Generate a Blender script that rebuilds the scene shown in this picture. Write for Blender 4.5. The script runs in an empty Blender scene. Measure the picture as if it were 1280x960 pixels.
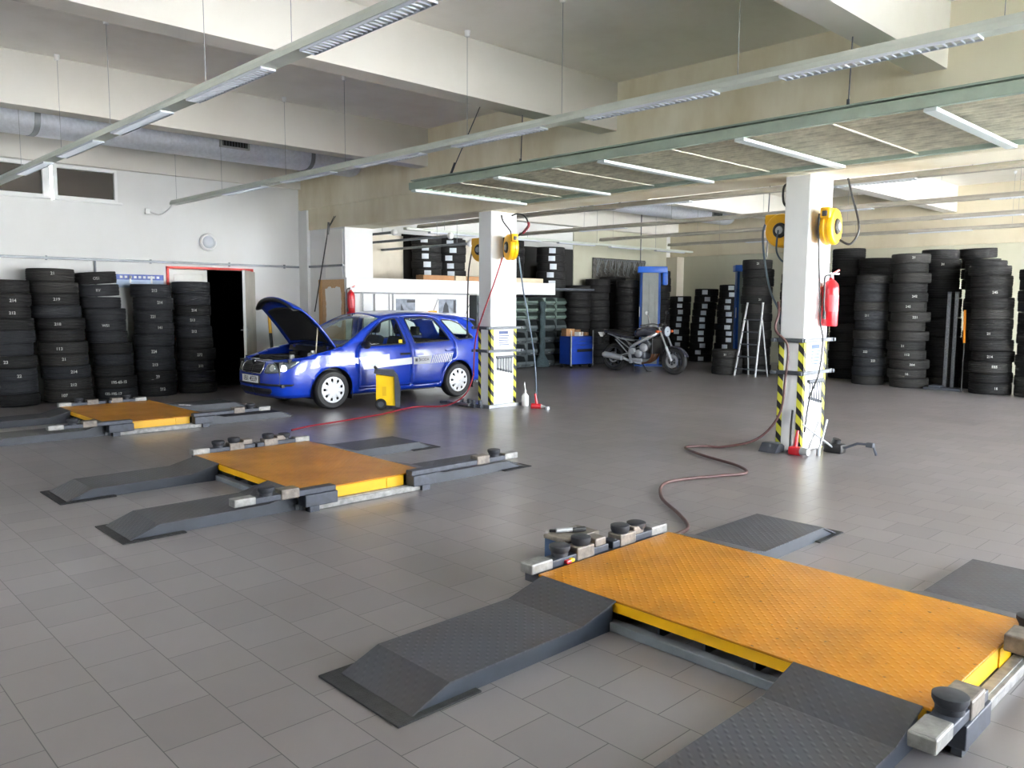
import bpy, bmesh, math, random
from mathutils import Vector, Matrix
from mathutils.geometry import delaunay_2d_cdt
random.seed(7)
SC = bpy.context.scene
COL = SC.collection
PI = math.pi

# ------------------------------------------------------------------ materials
MATS = {}
def lin(c):
    return tuple(((v / 12.92) if v <= 0.04045 else ((v + 0.055) / 1.055) ** 2.4) for v in c)
def rgb(r, g, b):
    return lin((r / 255, g / 255, b / 255))
def mat(name, col, rough=0.5, metal=0.0, var=0.0, vscale=4.0, bump=0.0, bscale=60.0, coat=0.0, spec=0.5, col2=None, rvar=0.0):
    if name in MATS:
        return MATS[name]
    m = bpy.data.materials.new(name)
    m.use_nodes = True
    nt = m.node_tree; N = nt.nodes; L = nt.links
    p = N['Principled BSDF']
    p.inputs['Base Color'].default_value = (*col, 1)
    p.inputs['Roughness'].default_value = rough
    p.inputs['Metallic'].default_value = metal
    p.inputs['Specular IOR Level'].default_value = spec
    if coat:
        p.inputs['Coat Weight'].default_value = coat
        p.inputs['Coat Roughness'].default_value = 0.06
    tc = None
    if var or bump or rvar:
        tc = N.new('ShaderNodeTexCoord')
    if var or rvar:
        nz = N.new('ShaderNodeTexNoise'); nz.inputs['Scale'].default_value = vscale
        nz.inputs['Detail'].default_value = 6; nz.inputs['Roughness'].default_value = 0.6
        L.new(tc.outputs['Object'], nz.inputs['Vector'])
        if var:
            mx = N.new('ShaderNodeMix'); mx.data_type = 'RGBA'
            c2 = col2 if col2 else tuple(v * (1 + var) for v in col)
            c1 = col if col2 else tuple(v * (1 - var) for v in col)
            mx.inputs['A'].default_value = (*c1, 1); mx.inputs['B'].default_value = (*c2, 1)
            rp = N.new('ShaderNodeMapRange')
            rp.inputs['From Min'].default_value = 0.35; rp.inputs['From Max'].default_value = 0.68
            L.new(nz.outputs['Fac'], rp.inputs['Value'])
            L.new(rp.outputs['Result'], mx.inputs['Factor'])
            L.new(mx.outputs['Result'], p.inputs['Base Color'])
        if rvar:
            r2 = N.new('ShaderNodeMapRange')
            r2.inputs['To Min'].default_value = rough - rvar; r2.inputs['To Max'].default_value = rough + rvar
            L.new(nz.outputs['Fac'], r2.inputs['Value']); L.new(r2.outputs['Result'], p.inputs['Roughness'])
    if bump:
        nb = N.new('ShaderNodeTexNoise'); nb.inputs['Scale'].default_value = bscale; nb.inputs['Detail'].default_value = 4
        L.new(tc.outputs['Object'], nb.inputs['Vector'])
        bp = N.new('ShaderNodeBump'); bp.inputs['Strength'].default_value = bump; bp.inputs['Distance'].default_value = 0.01
        L.new(nb.outputs['Fac'], bp.inputs['Height']); L.new(bp.outputs['Normal'], p.inputs['Normal'])
    MATS[name] = m
    return m

def glass_mat(name, tint, refl=1.0, alpha=0.9):
    if name in MATS: return MATS[name]
    m = bpy.data.materials.new(name); m.use_nodes = True
    nt = m.node_tree; N = nt.nodes; L = nt.links
    N.remove(N['Principled BSDF'])
    tr = N.new('ShaderNodeBsdfTransparent'); tr.inputs['Color'].default_value = (*tint, 1)
    gl = N.new('ShaderNodeBsdfGlossy'); gl.inputs['Roughness'].default_value = 0.02
    lw = N.new('ShaderNodeLayerWeight'); lw.inputs['Blend'].default_value = 0.5
    fr = N.new('ShaderNodeMath'); fr.operation = 'MULTIPLY_ADD'; fr.inputs[1].default_value = 0.6; fr.inputs[2].default_value = 0.03
    pw = N.new('ShaderNodeMath'); pw.operation = 'POWER'; pw.inputs[1].default_value = 4.0
    L.new(lw.outputs['Facing'], pw.inputs[0]); L.new(pw.outputs[0], fr.inputs[0])
    mx = N.new('ShaderNodeMixShader')
    L.new(fr.outputs[0], mx.inputs['Fac']); L.new(tr.outputs['BSDF'], mx.inputs[1]); L.new(gl.outputs['BSDF'], mx.inputs[2])
    L.new(mx.outputs['Shader'], N['Material Output'].inputs['Surface'])
    MATS[name] = m
    return m

def mathn(nt, op, a, b=None, c=None):
    n = nt.nodes.new('ShaderNodeMath'); n.operation = op
    for i, v in enumerate((a, b, c)):
        if v is None: continue
        if isinstance(v, (int, float)): n.inputs[i].default_value = v
        else: nt.links.new(v, n.inputs[i])
    return n.outputs[0]

def tread_plate(name, col, rough, dirt, dirt_amt, speck=0.0, period=0.036, strength=0.5):
    """painted steel chequer plate: small raised lozenges, scuffs and grime blotches"""
    if name in MATS: return MATS[name]
    m = mat(name, col, rough, spec=0.32)
    nt = m.node_tree; N = nt.nodes; L = nt.links; p = N['Principled BSDF']
    tc = N.new('ShaderNodeTexCoord'); sp = N.new('ShaderNodeSeparateXYZ'); L.new(tc.outputs['Object'], sp.inputs[0])
    k = 2 * PI / period
    a = mathn(nt, 'MULTIPLY', mathn(nt, 'ADD', sp.outputs[0], sp.outputs[1]), k / 1.414)
    b = mathn(nt, 'MULTIPLY', mathn(nt, 'SUBTRACT', sp.outputs[0], sp.outputs[1]), k / 1.414)
    sa = mathn(nt, 'SINE', a); sb = mathn(nt, 'SINE', mathn(nt, 'MULTIPLY', b, 0.5))
    h = mathn(nt, 'MULTIPLY', mathn(nt, 'MAXIMUM', sa, 0.0), mathn(nt, 'ABSOLUTE', sb))
    h = mathn(nt, 'POWER', h, 2.0)
    bp = N.new('ShaderNodeBump'); bp.inputs['Strength'].default_value = strength; bp.inputs['Distance'].default_value = 0.004
    L.new(h, bp.inputs['Height']); L.new(bp.outputs['Normal'], p.inputs['Normal'])
    nz = N.new('ShaderNodeTexNoise'); nz.inputs['Scale'].default_value = 2.2; nz.inputs['Detail'].default_value = 8; nz.inputs['Roughness'].default_value = 0.65
    L.new(tc.outputs['Object'], nz.inputs['Vector'])
    mr = N.new('ShaderNodeMapRange'); mr.inputs['From Min'].default_value = 0.45; mr.inputs['From Max'].default_value = 0.8
    mr.inputs['To Max'].default_value = dirt_amt; L.new(nz.outputs['Fac'], mr.inputs['Value'])
    mx = N.new('ShaderNodeMix'); mx.data_type = 'RGBA'
    mx.inputs['A'].default_value = (*col, 1); mx.inputs['B'].default_value = (*dirt, 1)
    L.new(mr.outputs['Result'], mx.inputs['Factor'])
    out = mx.outputs['Result']
    if speck:
        n2 = N.new('ShaderNodeTexNoise'); n2.inputs['Scale'].default_value = 26; n2.inputs['Detail'].default_value = 3
        L.new(tc.outputs['Object'], n2.inputs['Vector'])
        m2 = N.new('ShaderNodeMapRange'); m2.inputs['From Min'].default_value = 0.68; m2.inputs['From Max'].default_value = 0.74
        m2.inputs['To Max'].default_value = speck; L.new(n2.outputs['Fac'], m2.inputs['Value'])
        x2 = N.new('ShaderNodeMix'); x2.data_type = 'RGBA'; x2.inputs['B'].default_value = (0.05, 0.03, 0.02, 1)
        L.new(out, x2.inputs['A']); L.new(m2.outputs['Result'], x2.inputs['Factor']); out = x2.outputs['Result']
    L.new(out, p.inputs['Base Color'])
    r2 = N.new('ShaderNodeMapRange'); r2.inputs['To Min'].default_value = rough - 0.08; r2.inputs['To Max'].default_value = rough + 0.14
    L.new(nz.outputs['Fac'], r2.inputs['Value']); L.new(r2.outputs['Result'], p.inputs['Roughness'])
    return m

def hazard_mat():
    m = mat('hazard_tape_stripes', rgb(225, 220, 60), 0.5)
    nt = m.node_tree; N = nt.nodes; L = nt.links
    tc = N.new('ShaderNodeTexCoord'); sp = N.new('ShaderNodeSeparateXYZ'); L.new(tc.outputs['Object'], sp.inputs[0])
    s = mathn(nt, 'ADD', mathn(nt, 'ADD', sp.outputs[0], sp.outputs[1]), sp.outputs[2])
    f = mathn(nt, 'FRACT', mathn(nt, 'MULTIPLY', s, 1 / 0.17))
    g = mathn(nt, 'GREATER_THAN', f, 0.55)
    mx = N.new('ShaderNodeMix'); mx.data_type = 'RGBA'
    mx.inputs['A'].default_value = (*rgb(222, 218, 70), 1); mx.inputs['B'].default_value = (0.012, 0.012, 0.012, 1)
    L.new(g, mx.inputs['Factor']); L.new(mx.outputs['Result'], N['Principled BSDF'].inputs['Base Color'])
    return m

def tile_mat():
    m = mat('floor_tiles', (0.3, 0.3, 0.3), 0.35)
    nt = m.node_tree; N = nt.nodes; L = nt.links; p = N['Principled BSDF']
    tc = N.new('ShaderNodeTexCoord'); mp = N.new('ShaderNodeMapping')
    mp.inputs['Location'].default_value = (2.22 + 30, -0.1 + 30, 0)
    L.new(tc.outputs['Object'], mp.inputs['Vector'])
    br = N.new('ShaderNodeTexBrick')
    br.offset = 0.5; br.offset_frequency = 2; br.squash = 1.0
    br.inputs['Scale'].default_value = 1.0
    br.inputs['Mortar Size'].default_value = 0.0022
    br.inputs['Mortar Smooth'].default_value = 0.2
    br.inputs['Brick Width'].default_value = 0.3; br.inputs['Row Height'].default_value = 0.3
    br.inputs['Color1'].default_value = (*rgb(122, 118, 119), 1)
    br.inputs['Color2'].default_value = (*rgb(135, 130, 131), 1)
    br.inputs['Mortar'].default_value = (*rgb(62, 61, 62), 1)
    L.new(mp.outputs['Vector'], br.inputs['Vector'])
    nz = N.new('ShaderNodeTexNoise'); nz.inputs['Scale'].default_value = 0.55; nz.inputs['Detail'].default_value = 4; nz.inputs['Roughness'].default_value = 0.5
    L.new(tc.outputs['Object'], nz.inputs['Vector'])
    cr = N.new('ShaderNodeValToRGB'); cr.color_ramp.interpolation = 'EASE'
    cr.color_ramp.elements[0].position = 0.3; cr.color_ramp.elements[0].color = (1, 1, 1, 1)
    cr.color_ramp.elements[1].position = 0.75; cr.color_ramp.elements[1].color = (0.84, 0.81, 0.79, 1)
    L.new(nz.outputs['Fac'], cr.inputs['Fac'])
    mx = N.new('ShaderNodeMix'); mx.data_type = 'RGBA'; mx.blend_type = 'MULTIPLY'
    mx.inputs['Factor'].default_value = 1.0
    L.new(br.outputs['Color'], mx.inputs['A']); L.new(cr.outputs['Color'], mx.inputs['B'])
    L.new(mx.outputs['Result'], p.inputs['Base Color'])
    p.inputs['Roughness'].default_value = 0.29
    bp = N.new('ShaderNodeBump'); bp.inputs['Strength'].default_value = 0.35; bp.inputs['Distance'].default_value = 0.003; bp.invert = True
    L.new(br.outputs['Fac'], bp.inputs['Height']); L.new(bp.outputs['Normal'], p.inputs['Normal'])
    p.inputs['Specular IOR Level'].default_value = 0.5
    return m

def plaster_mat(name, col, stain, amt, sx=0.5, sz=0.25):
    """painted render with faint damp stains that run downwards"""
    m = mat(name, col, 0.75)
    nt = m.node_tree; N = nt.nodes; L = nt.links; p = N['Principled BSDF']
    tc = N.new('ShaderNodeTexCoord'); mp = N.new('ShaderNodeMapping'); mp.inputs['Scale'].default_value = (sx, sx, sz)
    L.new(tc.outputs['Object'], mp.inputs['Vector'])
    nz = N.new('ShaderNodeTexNoise'); nz.inputs['Scale'].default_value = 2.0; nz.inputs['Detail'].default_value = 7; nz.inputs['Roughness'].default_value = 0.6
    L.new(mp.outputs['Vector'], nz.inputs['Vector'])
    mr = N.new('ShaderNodeMapRange'); mr.inputs['From Min'].default_value = 0.45; mr.inputs['From Max'].default_value = 0.78; mr.inputs['To Max'].default_value = amt
    L.new(nz.outputs['Fac'], mr.inputs['Value'])
    mx = N.new('ShaderNodeMix'); mx.data_type = 'RGBA'
    mx.inputs['A'].default_value = (*col, 1); mx.inputs['B'].default_value = (*stain, 1)
    L.new(mr.outputs['Result'], mx.inputs['Factor']); L.new(mx.outputs['Result'], p.inputs['Base Color'])
    return m

# ------------------------------------------------------------------ mesh builder
class MB:
    def __init__(s):
        s.bm = bmesh.new(); s.mi = 0; s.M = Matrix.Identity(4)
    def _v(s, p):
        return s.bm.verts.new(s.M @ Vector(p))
    def face(s, vs):
        try:
            f = s.bm.faces.new(vs); f.material_index = s.mi; return f
        except ValueError:
            return None
    def mat(s, i): s.mi = i; return s
    def at(s, M): s.M = M; return s
    def box(s, x0, x1, y0, y1, z0, z1, bev=0.0, seg=2):
        x0, x1 = min(x0, x1), max(x0, x1); y0, y1 = min(y0, y1), max(y0, y1); z0, z1 = min(z0, z1), max(z0, z1)
        b = bmesh.new()
        vs = [b.verts.new((x, y, z)) for x in (x0, x1) for y in (y0, y1) for z in (z0, z1)]
        for q in ((0, 1, 3, 2), (4, 6, 7, 5), (0, 4, 5, 1), (2, 3, 7, 6), (0, 2, 6, 4), (1, 5, 7, 3)):
            b.faces.new([vs[i] for i in q])
        if bev > 0:
            bev = min(bev, 0.49 * min(x1 - x0, y1 - y0, z1 - z0))
            bmesh.ops.bevel(b, geom=b.edges[:] , offset=bev, segments=seg, profile=0.5, affect='EDGES')
        s.add_bm(b); b.free(); return s
    def add_bm(s, b, M=None):
        mp = {}
        T = s.M if M is None else s.M @ M
        for v in b.verts: mp[v.index if False else v] = s.bm.verts.new(T @ v.co)
        for f in b.faces:
            nf = s.bm.faces.new([mp[v] for v in f.verts]); nf.material_index = s.mi
    def rings(s, rings, close=True, caps=True):
        R = [[s._v(p) for p in r] for r in rings]
        n = len(R[0])
        for a, b in zip(R, R[1:]):
            for i in range(n if close else n - 1):
                j = (i + 1) % n
                s.face((a[i], a[j], b[j], b[i]))
        if caps and close:
            s.face(list(reversed(R[0]))); s.face(R[-1])
        return s
    def cyl(s, p0, p1, r0, r1=None, seg=16, caps=True):
        r1 = r0 if r1 is None else r1
        p0 = Vector(p0); p1 = Vector(p1); d = (p1 - p0)
        if d.length < 1e-9: return s
        q = d.normalized(); a = q.orthogonal().normalized(); b = q.cross(a)
        f = lambda c, r: [c + (a * math.cos(2 * PI * i / seg) + b * math.sin(2 * PI * i / seg)) * r for i in range(seg)]
        return s.rings([f(p0, r0), f(p1, r1)], caps=caps)
    def tube(s, pts, r, seg=8, caps=True):
        pts = [Vector(p) for p in pts]; n = len(pts); rr = r if isinstance(r, (list, tuple)) else [r] * n
        T = []
        for i in range(n):
            t = (pts[min(i + 1, n - 1)] - pts[max(i - 1, 0)])
            T.append(t.normalized() if t.length > 1e-9 else Vector((0, 0, 1)))
        a = T[0].orthogonal().normalized(); R = []
        for i in range(n):
            a = (a - T[i] * a.dot(T[i]))
            a = a.normalized() if a.length > 1e-6 else T[i].orthogonal().normalized()
            b = T[i].cross(a)
            R.append([pts[i] + (a * math.cos(2 * PI * k / seg) + b * math.sin(2 * PI * k / seg)) * rr[i] for k in range(seg)])
        return s.rings(R, caps=caps)
    def lathe(s, prof, org=(0, 0, 0), axis='z', seg=32, closed=False):
        """prof: (radius, height) pairs"""
        o = Vector(org); R = []
        for r, h in prof:
            ring = []
            for i in range(seg):
                t = 2 * PI * i / seg; c, d = r * math.cos(t), r * math.sin(t)
                if axis == 'z': ring.append(o + Vector((c, d, h)))
                elif axis == 'x': ring.append(o + Vector((h, c, d)))
                else: ring.append(o + Vector((d, h, c)))
            R.append(ring)
        if closed: R.append(R[0])
        if closed:
            V = [[s._v(p) for p in r] for r in R[:-1]]; V.append(V[0])
            for a, b in zip(V, V[1:]):
                for i in range(seg):
                    j = (i + 1) % seg; s.face((a[i], a[j], b[j], b[i]))
            return s
        return s.rings(R)
    def prism(s, poly, axis, a0, a1):
        """poly extruded along an axis; poly coords: x->(y,z) y->(x,z) z->(x,y)"""
        def P(p, h):
            if axis == 'x': return (h, p[0], p[1])
            if axis == 'y': return (p[0], h, p[1])
            return (p[0], p[1], h)
        return s.rings([[P(p, a0) for p in poly], [P(p, a1) for p in poly]])
    def sphere(s, c, r, sx=1, sy=1, sz=1, seg=16, n=10):
        R = []
        for k in range(n + 1):
            t = PI * k / n; rr = max(math.sin(t), 1e-3)
            R.append([(c[0] + r * sx * rr * math.cos(2 * PI * i / seg), c[1] + r * sy * rr * math.sin(2 * PI * i / seg), c[2] - r * sz * math.cos(t)) for i in range(seg)])
        return s.rings(R)
    def build(s, name, mats, parent=None, smooth=None, weld=False):
        if weld: bmesh.ops.remove_doubles(s.bm, verts=s.bm.verts, dist=1e-5)
        bmesh.ops.recalc_face_normals(s.bm, faces=s.bm.faces)
        me = bpy.data.meshes.new(name); s.bm.to_mesh(me); s.bm.free()
        if not isinstance(mats, (list, tuple)): mats = [mats]
        for m in mats: me.materials.append(m)
        if smooth is not None:
            me.polygons.foreach_set('use_smooth', [True] * len(me.polygons))
            me.set_sharp_from_angle(angle=math.radians(smooth))
        o = bpy.data.objects.new(name, me); COL.objects.link(o)
        if parent is not None: o.parent = parent
        return o

def tag(o, label=None, cat=None, group=None, kind=None):
    if label: o['label'] = label
    if cat: o['category'] = cat
    if group: o['group'] = group
    if kind: o['kind'] = kind
    return o
def thing(name, label, cat, loc=(0, 0, 0), rz=0.0, group=None):
    o = bpy.data.objects.new(name, None); COL.objects.link(o)
    o.empty_display_size = 0.1
    o.location = loc; o.rotation_euler = (0, 0, rz)
    return tag(o, label, cat, group)
def copy_tree(o, parent=None):
    c = o.copy(); COL.objects.link(c)
    if parent is not None: c.parent = parent
    for ch in list(o.children): copy_tree(ch, c)
    return c
def struct(o): o['kind'] = 'structure'; return o
def text_mb(mb, txt, size, fn, bold=0.0, depth=0.0015):
    """adds flat lettering to a builder; fn maps (x, y, d) of the lettering to 3-D"""
    cu = bpy.data.curves.new('lettering', 'FONT'); cu.body = txt; cu.size = size; cu.align_x = 'CENTER'; cu.align_y = 'CENTER'
    cu.extrude = depth; cu.offset = bold; cu.resolution_u = 3
    o = bpy.data.objects.new('lettering', cu); COL.objects.link(o)
    dg = bpy.context.evaluated_depsgraph_get(); dg.update()
    me = bpy.data.meshes.new_from_object(o.evaluated_get(dg))
    vs = [mb._v(fn(v.co.x, v.co.y, v.co.z)) for v in me.vertices]
    for f in me.polygons: mb.face([vs[i] for i in f.vertices])
    bpy.data.objects.remove(o); bpy.data.curves.remove(cu); bpy.data.meshes.remove(me)

def smooth_path(pts, n=8):
    P = [Vector(p) for p in pts]; out = []
    for i in range(len(P) - 1):
        p0 = P[max(i - 1, 0)]; p1 = P[i]; p2 = P[i + 1]; p3 = P[min(i + 2, len(P) - 1)]
        for k in range(n):
            t = k / n
            out.append(0.5 * ((2 * p1) + (p2 - p0) * t + (2 * p0 - 5 * p1 + 4 * p2 - p3) * t * t + (3 * p1 - p0 - 3 * p2 + p3) * t ** 3))
    out.append(P[-1]); return out
def interp(tab, x):
    if x <= tab[0][0]: return tab[0][1]
    for (a, b), (c, d) in zip(tab, tab[1:]):
        if x <= c: return b + (d - b) * (x - a) / (c - a)
    return tab[-1][1]

# palette
WHITE_WALL = plaster_mat('white_painted_wall', rgb(222, 223, 222), rgb(200, 197, 188), 0.3)
CEIL = plaster_mat('ceiling_plaster', rgb(249, 246, 240), rgb(222, 216, 205), 0.5, 0.6, 0.6)
BEAM = plaster_mat('beam_white_paint', rgb(217, 214, 207), rgb(196, 190, 178), 0.45, 0.5, 0.5)
GIRD = plaster_mat('aged_cream_paint', rgb(234, 228, 206), rgb(190, 172, 128), 0.85, 0.45, 0.16)
OLIVE = plaster_mat('back_wall_paint', rgb(188, 188, 170), rgb(170, 165, 140), 0.5)
TAN = plaster_mat('mezzanine_wall_paint', rgb(214, 207, 192), rgb(170, 160, 140), 0.6)
PILLAR_M = plaster_mat('pillar_white_gloss', rgb(236, 238, 238), rgb(214, 212, 205), 0.35)
TILE = tile_mat()
SHADE_BLACK = mat('painted_shade_black', (0.01, 0.01, 0.01), 0.9)  # near-black colour puts in the shade of the storeroom and unlit recesses
CONC = mat('yard_concrete', rgb(225, 224, 220), 0.8, var=0.1)
STEEL = mat('galvanised_steel', rgb(165, 168, 172), 0.38, 0.85, var=0.15, vscale=9)
ALU = mat('worn_aluminium', rgb(172, 174, 176), 0.4, 0.5, var=0.12, vscale=14)
DSTEEL = mat('dark_grey_painted_steel', rgb(70, 74, 82), 0.45, 0.1, var=0.2, vscale=8)
GREYP = mat('grey_painted_steel', rgb(128, 134, 140), 0.45, 0.1, var=0.15, vscale=8)
BLACKP = mat('black_plastic', (0.012, 0.012, 0.013), 0.45)
RUBBER = mat('black_rubber', (0.016, 0.016, 0.017), 0.75, var=0.3, vscale=12, bump=0.25, bscale=90)
WHITEP = mat('white_plastic', rgb(232, 233, 232), 0.4)
LAMPW = mat('trunking_enamel', rgb(190, 197, 188), 0.4, var=0.05)
LAMPD = mat('rear_trunking_grey', rgb(150, 146, 136), 0.5, var=0.1)  # darker brown-grey tone for the rear bay rails
LOUVRE = mat('louvre_metal', rgb(196, 202, 212), 0.35, 0.3)
TIP = mat('worn_tip_steel', rgb(142, 141, 138), 0.45, 0.3, var=0.3, vscale=16)
YEL = mat('yellow_plastic', rgb(238, 178, 12), 0.38, var=0.08, vscale=6)
BYEL = mat('bright_yellow_plastic', rgb(248, 204, 20), 0.4, var=0.06)
RED = mat('red_enamel', rgb(196, 22, 36), 0.28, coat=0.6)
BLUEP = mat('blue_painted_steel', rgb(22, 84, 176), 0.4, var=0.08)
CLAMP = mat('clamp_steel', rgb(86, 91, 98), 0.45, 0.2, var=0.15, vscale=9)
TROLLEY = mat('tool_trolley_blue', rgb(10, 58, 160), 0.4, var=0.08)
CARD = mat('brown_cardboard', rgb(150, 112, 78), 0.85, var=0.15)
CHALK = mat('chalk_marking', rgb(175, 175, 172), 0.9)
PAPER = mat('white_paper', rgb(236, 236, 232), 0.8)
STICK = mat('tyre_label_paper', rgb(205, 212, 220), 0.6)
HAZ = hazard_mat()
DECK = tread_plate('yellow_tread_plate', rgb(182, 119, 4), 0.36, rgb(112, 72, 22), 0.75, 0.85, 0.04, 0.4)
DECKSIDE = mat('yellow_side_paint', rgb(226, 172, 6), 0.4, var=0.06)
RAMP = tread_plate('grey_tread_plate', rgb(64, 66, 73), 0.42, rgb(72, 64, 58), 0.7, 0.0, 0.04, 0.3)
# ------------------------------------------------------------------ the setting
XW, YB, YF, XR, ZC = -14.4, 20.5, -4.6, 4.4, 4.3
def wall_panel(name, axis, pos, thick, a0, a1, z0, z1, holes, m):
    """a wall with rectangular openings, one mesh; axis = the normal's axis"""
    As = sorted({a0, a1, *[v for h in holes for v in h[:2]]}); Zs = sorted({z0, z1, *[v for h in holes for v in h[2:]]})
    b = MB()
    for i in range(len(As) - 1):
        for k in range(len(Zs) - 1):
            ca, cz = (As[i] + As[i + 1]) / 2, (Zs[k] + Zs[k + 1]) / 2
            if any(h[0] < ca < h[1] and h[2] < cz < h[3] for h in holes): continue
            if axis == 'x': b.box(pos, pos + thick, As[i], As[i + 1], Zs[k], Zs[k + 1])
            else: b.box(As[i], As[i + 1], pos, pos + thick, Zs[k], Zs[k + 1])
    return struct(b.build(name, m))

b = MB(); b.box(-18.5, XR + 0.3, YF - 0.3, YB + 0.5, -0.2, 0.0); struct(b.build('floor', TILE))
b = MB(); b.box(-40, 45, -40, 50, -0.35, -0.21); o = struct(b.build('ground', CONC))
b = MB(); b.box(XW - 0.3, XR + 0.3, YF - 0.3, YB + 0.5, ZC, ZC + 0.25); struct(b.build('ceiling', CEIL))
# left wall with the doorway and the high windows; storeroom behind the door
wall_panel('wall_left', 'x', XW, -0.25, YF, YB + 0.2, 0, ZC,
           [(5.5, 7.04, 0, 2.15), (1.9, 4.72, 3.2, 3.72)], WHITE_WALL)
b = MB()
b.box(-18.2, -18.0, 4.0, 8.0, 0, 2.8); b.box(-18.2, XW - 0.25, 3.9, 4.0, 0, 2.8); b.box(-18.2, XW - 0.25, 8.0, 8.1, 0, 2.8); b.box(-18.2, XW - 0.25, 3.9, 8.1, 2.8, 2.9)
struct(b.build('wall_storeroom', SHADE_BLACK))  # storeroom darkness is put into the wall and floor colour
b = MB(); b.box(-17.95, XW - 0.26, 4.05, 7.95, 0.0, 0.012); struct(b.build('floor_storeroom', SHADE_BLACK))
b = MB(); b.box(XW, XW + 0.1, YF, 8.05, 3.74, ZC); b.box(XW, XW + 0.28, 8.75, YB, 3.56, ZC); struct(b.build('trim_1', BEAM))
b = MB(); b.box(XW, XW + 0.03, 16.02, YB - 0.35, 0, 3.56); struct(b.build('wall_rear', OLIVE))
wall_panel('wall_back', 'y', YB, 0.25, XW - 0.2, XR + 0.2, 0, ZC, [], OLIVE)
b = MB(); b.box(XW, XW + 0.42, YB - 0.35, YB, 0, 2.95); struct(b.build('trim_2', TAN))
# unseen daylight sides of the hall: glazed gateways on the right, a window band behind the camera
gates = [(3.5, 4.9, 0.05, 3.7), (5.2, 7.9, 0.05, 3.7), (9.0, 12.6, 0.05, 4.15), (12.8, 16.4, 0.05, 4.15), (16.6, 20.2, 0.05, 4.15)]
wall_panel('wall_right', 'x', XR, 0.25, YF - 0.2, YB + 0.2, 0, ZC, gates, WHITE_WALL)
band = [(-8.6, -6.0, 3.35, 4.05), (-5.4, -2.8, 3.45, 4.1)]
wall_panel('wall_front', 'y', YF, -0.25, XW - 0.2, XR + 0.2, 0, ZC, band, WHITE_WALL)
for i, (y0, y1, z0, z1) in enumerate(gates):
    b = MB()
    for y in (y0, (y0 + y1) / 2, y1): b.box(XR + 0.05, XR + 0.12, y - 0.04, y + 0.04, z0, z1)
    for z in (z0, 1.2, 2.35, z1): b.box(XR + 0.05, XR + 0.12, y0, y1, z - 0.035, z + 0.035)
    tag(struct(b.build('door_%d' % (i + 2), GREYP)))
for i, (x0, x1, z0, z1) in enumerate(band):
    b = MB()
    for x in (x0, (x0 + x1) / 2, x1): b.box(x - 0.04, x + 0.04, YF - 0.14, YF - 0.06, z0, z1)
    for z in (z0, z1): b.box(x0, x1, YF - 0.14, YF - 0.06, z - 0.04, z + 0.04)
    struct(b.build('window_%d' % (i + 3), GREYP))
# dark high windows of the left wall
PANE = mat('dark_window_pane', rgb(64, 60, 56), 0.12, spec=0.6)
for i, (y0, y1) in enumerate(((1.9, 3.66), (3.78, 4.72))):
    w = MB(); t = 0.045
    w.box(XW - 0.08, XW + 0.02, y0 - .02, y0 + t, 3.2, 3.72, .004); w.box(XW - 0.08, XW + 0.02, y1 - t, y1 + .06 * (i == 0) + .0, 3.2, 3.72, .004)
    w.box(XW - 0.08, XW + 0.02, y0 + t, y1 - t, 3.2, 3.2 + t, .004); w.box(XW - 0.08, XW + 0.02, y0 + t, y1 - t, 3.72 - t, 3.72, .004)
    w.box(XW - 0.02, XW + 0.06, y0 - .02, y1 + .06, 3.17, 3.2, .004)
    wo = struct(w.build('window_%d' % (i + 1), WHITEP))
    g = MB(); g.box(XW - 0.05, XW - 0.04, y0 + t, y1 - t, 3.2 + t, 3.72 - t); g.build('pane', PANE, wo)
# ceiling beams along the hall's depth, bay by bay
for i, x in enumerate((-10.32, -6.53, -2.73, 1.07)):
    for y0, y1 in ((YF, 8.05), (8.75, YB - 0.1)):
        b = MB(); b.box(x - 0.28, x, y0, y1, 3.72, ZC); struct(b.build('ceiling_beam', BEAM))
# the big cream girder over the pillars, its lower course set back; its twin at the back wall
b = MB(); b.box(XW, XR, 8.05, 8.75, 3.35, ZC); b.box(XW, XR, 8.08, 8.72, 2.95, 3.35)
b.box(XW, XR, 8.1, 8.7, 2.945, 2.95); struct(b.build('trim_3', GIRD))
b = MB(); b.box(XW, XR, YB - 0.12, YB, 2.97, ZC); struct(b.build('trim_4', plaster_mat('rear_girder_paint', rgb(204, 196, 174), rgb(170, 158, 128), 0.6)))
# wall stub carrying the girder beside the left wall
b = MB(); b.box(XW, -12.84, 8.1, 8.7, 0, 2.95); b.box(XW + .0, XW + 0.32, 8.04, 8.1, 0, 3.33); struct(b.build('wall_stub', WHITE_WALL))
# pillars
PILX = (-9.0, -4.05)
for px in PILX:
    b = MB(); b.box(px - 0.28, px, 8.2, 8.73, 0, 2.95, 0.012); struct(b.build('pillar', PILLAR_M))
# conduit along the left wall and across the stub
b = MB(); b.box(XW, XW + 0.045, YF + 0.02, 8.02, 2.235, 2.275, .004)
for y in (0.5, 2.2, 3.6, 5.2, 6.6, 7.7): b.box(XW, XW + 0.052, y, y + 0.02, 2.22, 2.29)
b.box(XW + .33, -12.86, 8.06, 8.1, 2.235, 2.275)
b.cyl((XW + 0.03, 4.32, 2.24), (XW + 0.03, 4.32, 1.2), 0.015)
tag(b.build('cable_conduit', GREYP), 'thin grey cable conduit running level along the white left wall', 'conduit')
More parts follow.
